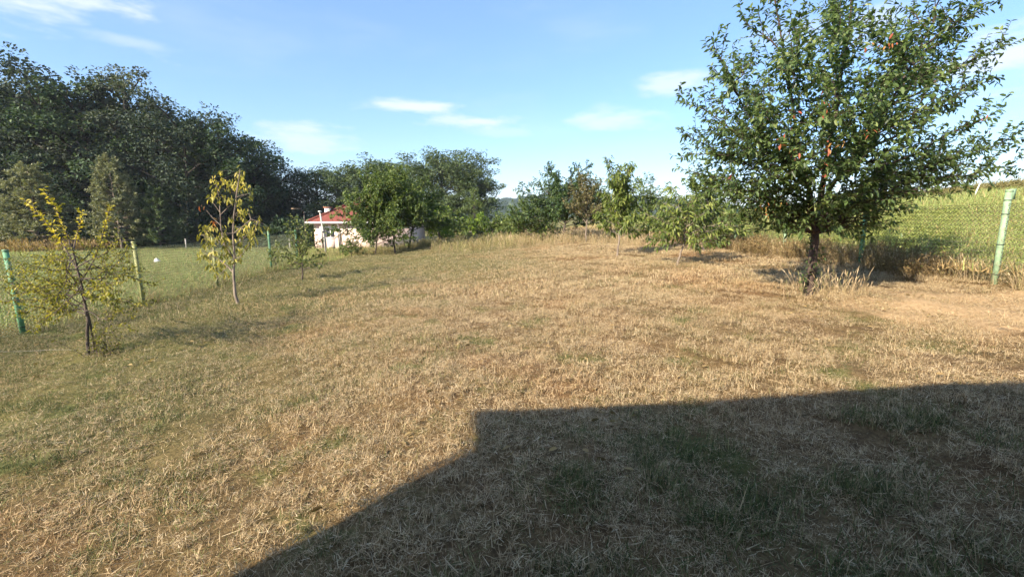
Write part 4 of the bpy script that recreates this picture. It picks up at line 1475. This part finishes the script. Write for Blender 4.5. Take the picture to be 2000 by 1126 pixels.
def leafy_tuft(seed, h, rad, n, leaf, simple=True, width=.5):
    r = np.random.default_rng(seed)
    T = Tree(seed)
    st = [T.limb(shoot(r, (r.normal(0, rad * .4), r.normal(0, rad * .4), -.02), (r.normal(0, .35), r.normal(0, .35), 1), h * r.uniform(.6, 1.1), 4, .1, .05), .006, .002, 3) for _ in range(n)]
    sb = T.sprout(st, 6, h * .28, .7, start=.3, up=.1, r0=.003, r1=.0015, nseg=2)
    T.leaves(st, .05, leaf, out=.9, droop=.1)
    T.leaves(sb, .04, leaf, out=.9, droop=.1)
    P, D, S, V = T.leaf_arrays()
    lm = leaf_mesh('weed', P, D, S, V, width, r, simple)
    wm = T.wood_mesh('weed_stems')
    # join stems and leaves
    nv, nw = len(lm.vertices), len(wm.vertices)
    a = np.zeros(nv * 3, np.float32)
    lm.vertices.foreach_get('co', a)
    b = np.zeros(nw * 3, np.float32)
    wm.vertices.foreach_get('co', b)
    fa = np.array([tuple(p.vertices) for p in lm.polygons])
    fb = np.array([tuple(p.vertices) for p in wm.polygons]) + nv
    va = np.zeros(nv, np.float32)
    lm.attributes['v'].data.foreach_get('value', va)
    return mesh_arrays('weed', np.vstack([a.reshape(-1, 3), b.reshape(-1, 3)]), [fa, fb], {'v': np.concatenate([va, np.full(nw, .3)]), 'w': np.full(nv + nw, .5)})


def scatter(name, label, meshes, mat, pts, rot, scl):
    """one object: points on the ground, each carrying one of the patch meshes"""
    coll = bpy.data.collections.new(name + '_kinds')
    for k, me in enumerate(meshes):
        if not me.materials:
            me.materials.append(mat)
        coll.objects.link(bpy.data.objects.new('%s_kind_%02d' % (name, k), me))
    r = np.random.default_rng(len(pts))
    me = bpy.data.meshes.new(name)
    n = len(pts)
    me.vertices.add(n)
    me.vertices.foreach_set('co', np.asarray(pts, np.float32).ravel())
    a = me.attributes.new('rot', 'FLOAT_VECTOR', 'POINT')
    a.data.foreach_set('vector', np.asarray(rot, np.float32).ravel())
    a = me.attributes.new('scl', 'FLOAT_VECTOR', 'POINT')
    a.data.foreach_set('vector', np.asarray(scl, np.float32).ravel())
    a = me.attributes.new('idx', 'INT', 'POINT')
    a.data.foreach_set('value', r.integers(0, len(meshes), n).astype(np.int32))
    o = link(name, me, mat)
    tag(o, label, None, kind='stuff')
    ng = bpy.data.node_groups.new(name, 'GeometryNodeTree')
    ng.interface.new_socket('Geometry', in_out='INPUT', socket_type='NodeSocketGeometry')
    ng.interface.new_socket('Geometry', in_out='OUTPUT', socket_type='NodeSocketGeometry')
    t = NT(ng)
    gi = t.node('NodeGroupInput')
    go = t.node('NodeGroupOutput')
    ci = t.node('GeometryNodeCollectionInfo')
    ci.inputs['Collection'].default_value = coll
    ci.inputs['Separate Children'].default_value = True
    ci.inputs['Reset Children'].default_value = True

    def attr(nm, typ):
        nd = t.node('GeometryNodeInputNamedAttribute', data_type=typ)
        nd.inputs['Name'].default_value = nm
        return next(s for s in nd.outputs if s.enabled)
    ip = t.node('GeometryNodeInstanceOnPoints')
    t.l.new(gi.outputs[0], ip.inputs['Points'])
    t.l.new(ci.outputs[0], ip.inputs['Instance'])
    ip.inputs['Pick Instance'].default_value = True
    t.l.new(attr('idx', 'INT'), ip.inputs['Instance Index'])
    t.l.new(attr('rot', 'FLOAT_VECTOR'), ip.inputs['Rotation'])
    t.l.new(attr('scl', 'FLOAT_VECTOR'), ip.inputs['Scale'])
    t.l.new(ip.outputs[0], go.inputs[0])
    md = o.modifiers.new('scatter', 'NODES')
    md.node_group = ng
    return o


def spread(r, n, region, x0, x1, y0, y1, smin, smax, tilt=.06, lift=0.0):
    """random points inside a rectangle that satisfy region(x, y)"""
    x = r.uniform(x0, x1, n)
    y = r.uniform(y0, y1, n)
    k = region(x, y)
    x, y = x[k], y[k]
    m = len(x)
    P = np.stack([x, y, Zb(x, y) + lift], -1)
    R = np.stack([r.normal(0, tilt, m), r.normal(0, tilt, m), r.uniform(0, 2 * pi, m)], -1)
    s = r.uniform(smin, smax, m)
    return P, R, np.stack([s, s, s * r.uniform(.8, 1.2, m)], -1)


def tile(r, region, x0, x1, y0, y1, step, smin, smax, tilt=.03):
    """jittered grid, so that the patches close up without holes"""
    X, Y = np.meshgrid(np.arange(x0, x1, step), np.arange(y0, y1, step * .87))
    X[1::2] += step * .5
    x = (X + r.uniform(-.2, .2, X.shape) * step).ravel()
    y = (Y + r.uniform(-.2, .2, X.shape) * step).ravel()
    k = region(x, y)
    x, y = x[k], y[k]
    m = len(x)
    s = r.uniform(smin, smax, m)
    return np.stack([x, y, Zb(x, y)], -1), np.stack([r.normal(0, tilt, m), r.normal(0, tilt, m), r.uniform(0, 2 * pi, m)], -1), np.stack([s, s, s * r.uniform(.8, 1.25, m)], -1)


def cat3(*sets):
    return tuple(np.concatenate([s[k] for s in sets]) for k in range(3))


def grasses():
    r = np.random.default_rng(5)

    def view(x, y, m=1.5):
        return np.abs(x) < 1.18 * y + m
    # mown dry lawn
    inside = lambda x, y: (x > -9.3) & (x < 8.7) & view(x, y)
    def sandy(x, y):
        return np.hypot((x - 7.0) / 2.3, (y - 6.2) / .95) < 1
    flatp = [blade_patch(24 + k, 900, .5, .02, .07, .002, .0042, .93) for k in range(4)]
    scatter('trodden_straw', 'flattened pale straw on the trodden sandy patch', flatp, M_blade, *tile(r, lambda x, y: np.hypot((x - 7.0) / 2.7, (y - 6.2) / 1.3) < 1, 4, 9.2, 4.5, 8, .55, .8, 1.2))
    near = [blade_patch(10 + k, 3300, .52, .016, .064, .0020, .0042, .52, clumps=95) for k in range(7)]
    far = [blade_patch(30 + k, 1700, .75, .025, .085, .0045, .009, .36, nseg=1, clumps=70) for k in range(6)]
    scatter('dry_lawn_grass', 'short dry mown grass of the lawn close by', near, M_blade, *tile(r, lambda x, y: inside(x, y) & ~sandy(x, y), -9.3, 8.9, .2, 9.4, .60, .85, 1.2))
    scatter('far_lawn_grass', 'short dry mown grass over the far half of the lawn', far, M_blade, *tile(r, inside, -9.8, 8.9, 9.2, 34, .82, .85, 1.25))
    # longer straggling stalks and green tufts
    strag = [blade_patch(50 + k, 9, .14, .09, .20, .0025, .0045, .35, nseg=3) for k in range(6)]
    scatter('straggling_stalks', 'longer straw stalks sticking out of the mown lawn', strag, M_blade, *spread(r, 3600, inside, -9.3, 8.7, .8, 14, .5, 1.1, .2))
    # green tufts: more of them where the ground keeps moisture
    gm = [blade_patch(70 + k, 80, .14, .05, .14, .003, .006, .12, green_bias=-.75, nseg=3) for k in range(5)]
    c = np.array([(.9, 3.1), (1.0, 2.75), (-1.9, 4.0), (-2.3, 2.9), (-3.0, 3.6), (-2.0, 2.3), (-.8, 5.3), (-1.1, 5.8), (1.2, 2.2), (2.0, 2.3), (.5, 2.4), (2.8, 3.0), (-4.9, 4.3), (-1.3, 4.6),
                  (.4, 1.7), (1.6, 1.7), (3.4, 2.6), (-3.6, 2.9), (-.4, 1.6), (2.3, 1.8)])
    pts = []
    for cx, cy in c:
        m = int(r.integers(12, 30)) if cy < 3.3 and cx > -1 else int(r.integers(4, 12))
        pts.append(np.stack([cx + r.normal(0, .22, m), cy + r.normal(0, .13, m)], -1))
    pts = np.vstack(pts)
    m = len(pts)
    P = np.stack([pts[:, 0], pts[:, 1], Zb(pts[:, 0], pts[:, 1])], -1)
    s = r.uniform(.6, 1.1, m)
    scatter('green_grass_tufts', 'green grass tufts left in the dry lawn', gm, M_blade, P, np.stack([r.normal(0, .1, m), r.normal(0, .1, m), r.uniform(0, 6.28, m)], -1), np.stack([s, s, s], -1))
    # fallen leaves under the trees
    fm = []
    for k in range(5):
        q = np.random.default_rng(400 + k)
        n = 5
        P = np.stack([q.normal(0, .12, n), q.normal(0, .12, n), q.uniform(.012, .035, n)], -1)
        D = np.stack([q.normal(0, 1, n), q.normal(0, 1, n), q.normal(0, .2, n)], -1)
        D /= np.linalg.norm(D, axis=1)[:, None]
        fm.append(leaf_mesh('fallen_leaf', P, D, q.uniform(.04, .075, n), q.uniform(0, 1, n), .45, q, False, .3, .05))
    u = r.normal(0, 1, (230, 2))
    ctr = np.array([(5.2, 7.4), (-6.0, 9.9), (-5.9, 6.2), (4.2, 14.5), (1.0, 5.0)])[r.integers(0, 5, 230)]
    pts = ctr + u * 1.6
    pts = pts[(np.abs(pts[:, 0]) < 8.2) & (pts[:, 1] > 1)]
    m = len(pts)
    scatter('fallen_leaves', 'scattered dry leaves fallen on the lawn', fm, M_weed, np.stack([pts[:, 0], pts[:, 1], Zb(pts[:, 0], pts[:, 1])], -1), np.stack([np.zeros(m), np.zeros(m), r.uniform(0, 6.28, m)], -1), np.full((m, 3), 1.0))
    # fields on both sides
    fl = [blade_patch(90 + k, 900, 1.0, .07, .20, .008, .014, .25, nseg=2) for k in range(6)]
    scatter('low_field_grass', 'olive green grass of the low field beyond the fence', fl, M_field,
            *cat3(spread(r, 1500, lambda x, y: (x < -9.6) & view(x, y, 3), -30, -8.8, 4.5, 30, .8, 1.3), spread(r, 1100, lambda x, y: (x < -10.5) & view(x, y, 3), -62, -10, 28, 52, 1.3, 2.1)))
    scatter('uphill_field_grass', 'yellow-green grass of the uphill field beyond the fence', fl, M_field,
            *cat3(spread(r, 1500, lambda x, y: (x > 9.1) & view(x, y, 3), 8.4, 34, 4, 28, .8, 1.4), spread(r, 1200, lambda x, y: view(x, y, 3), 9.6, 62, 24, 64, 1.4, 2.4)))
    # leafy crop band behind the uphill fence
    crop = [leafy_tuft(130 + k, .42, .16, 6, .085) for k in range(4)]
    scatter('crop_plants', 'yellow-green leafy plants behind the uphill wire fence', crop, M_crop,
            *spread(r, 4200, lambda x, y: (x > 9.6 + .10 * (y - 8)) & (x < .97 * y), 9.3, 24, 9.8, 24, .5, .9))
    # tall dry grass: back of the lawn, along both fences, round the cherry foot
    tt = [tall_tuft(150 + k, 26, .16, .30, .72, .22, .55, .0075) for k in range(6)]
    back = lambda x, y: (y > 23.6 + .9 * np.sin(x * .8) + np.where(x > 2.5, .3 - .55 * np.clip(x - 2.5, 0, 6), 0) + np.where(x < -4.5, 3.2 + 1.0 * np.sin(x), 0) + np.clip(-4.5 - x, -3, 0) * -0.0)
    A = spread(r, 3200, lambda x, y: back(x, y + r.normal(0, .8, len(x))), -13, 8.6, 19, 37, .35, 1.0, .12)
    Bq = spread(r, 900, lambda x, y: np.abs(x + 9.05 + .06 * np.clip(y - 13, 0, 30) + .0 * y) < .22, -11.2, -8.6, 4.5, 32, .28, .62, .1)
    Cq = spread(r, 1500, lambda x, y: np.abs(x - 8.35) < .25 + .55 * r.uniform(0, 1, len(x)) * np.clip((y - 7) / 8, .2, 1), 6.9, 9.3, 5.5, 24, .3, .75, .14)
    scatter('tall_dry_grass', 'tall straw-coloured grass along the back and the fences', tt, M_tall, *cat3(A, Bq, Cq))
    cf = [tall_tuft(170 + k, 7, .14, .22, .62, .34, .7, .005) for k in range(4)]
    m = 40
    ang = r.uniform(0, 2 * pi, m)
    rad = r.uniform(.05, .62, m)
    x, y = 5.10 + 1.05 * rad * np.cos(ang) + .08, 7.5 + rad * np.sin(ang) * .8
    s = r.uniform(.55, 1.05, m)
    scatter('straw_clump', 'pale straw clump round the foot of the cherry tree', cf, M_tall, np.stack([x, y, Zb(x, y)], -1), np.stack([r.normal(0, .12, m), r.normal(.0, .12, m), r.uniform(0, 6.28, m)], -1), np.stack([s, s, s], -1))
    # brown weeds along the uphill fence and between the trees
    wd = [leafy_tuft(190 + k, .55, .15, 6, .045) for k in range(4)]
    W1 = spread(r, 800, lambda x, y: np.abs(x - 8.2 + .25 * np.sin(y)) < .65, 6.8, 9.3, 8.4, 23, .55, 1.25)
    W2 = spread(r, 520, lambda x, y: back(x, y - 1.2), -12, 8.3, 20, 35, .6, 1.1)
    W3 = spread(r, 160, lambda x, y: np.abs(x + 9.1 + .06 * np.clip(y - 13, 0, 30)) < .3, -11, -8.5, 7, 30, .35, .8)
    scatter('brown_weeds', 'brown withered weeds along the fences', wd, M_weed, *cat3(W1, W2, W3))
    # brush on the skyline of the uphill field
    br = [leafy_tuft(210 + k, 1.1, .5, 9, .14) for k in range(3)]
    B1 = spread(r, 520, lambda x, y: view(x, y, 6), 30, 60, 37, 44, .5, .95)
    scatter('field_brush', 'scrubby brush on the skyline of the uphill field', br, M_crop2, *B1)
    # reeds at the far left
    B2 = spread(r, 500, lambda x, y: x < -44 + .3 * (y - 46), -66, -40, 44, 50, 1.2, 2.2)
    scatter('red_brown_reeds', 'red-brown dry growth at the far left of the low field', [tall_tuft(230 + k, 40, .5, .35, .7, .2, .3, .03) for k in range(3)], M_weed, *B2)


grasses()


# ------------------------------------------------------------------ summer haze
def haze():
    m = bpy.data.materials.new('haze_air')
    m.use_nodes = True
    t = NT(m.node_tree)
    t.n.remove(t.n['Principled BSDF'])
    v = t.node('ShaderNodeVolumePrincipled', {'Color': (.80, .88, 1.0, 1), 'Density': .00022, 'Anisotropy': 0.0})
    t.l.new(v.outputs[0], t.n['Material Output'].inputs['Volume'])
    m.cycles.homogeneous_volume = True
    o = MB().box((-1600, -400, -14), (1600, 2600, 48)).build('haze', m)
    tag(o, 'thin pale summer haze', None, kind='stuff')


haze()
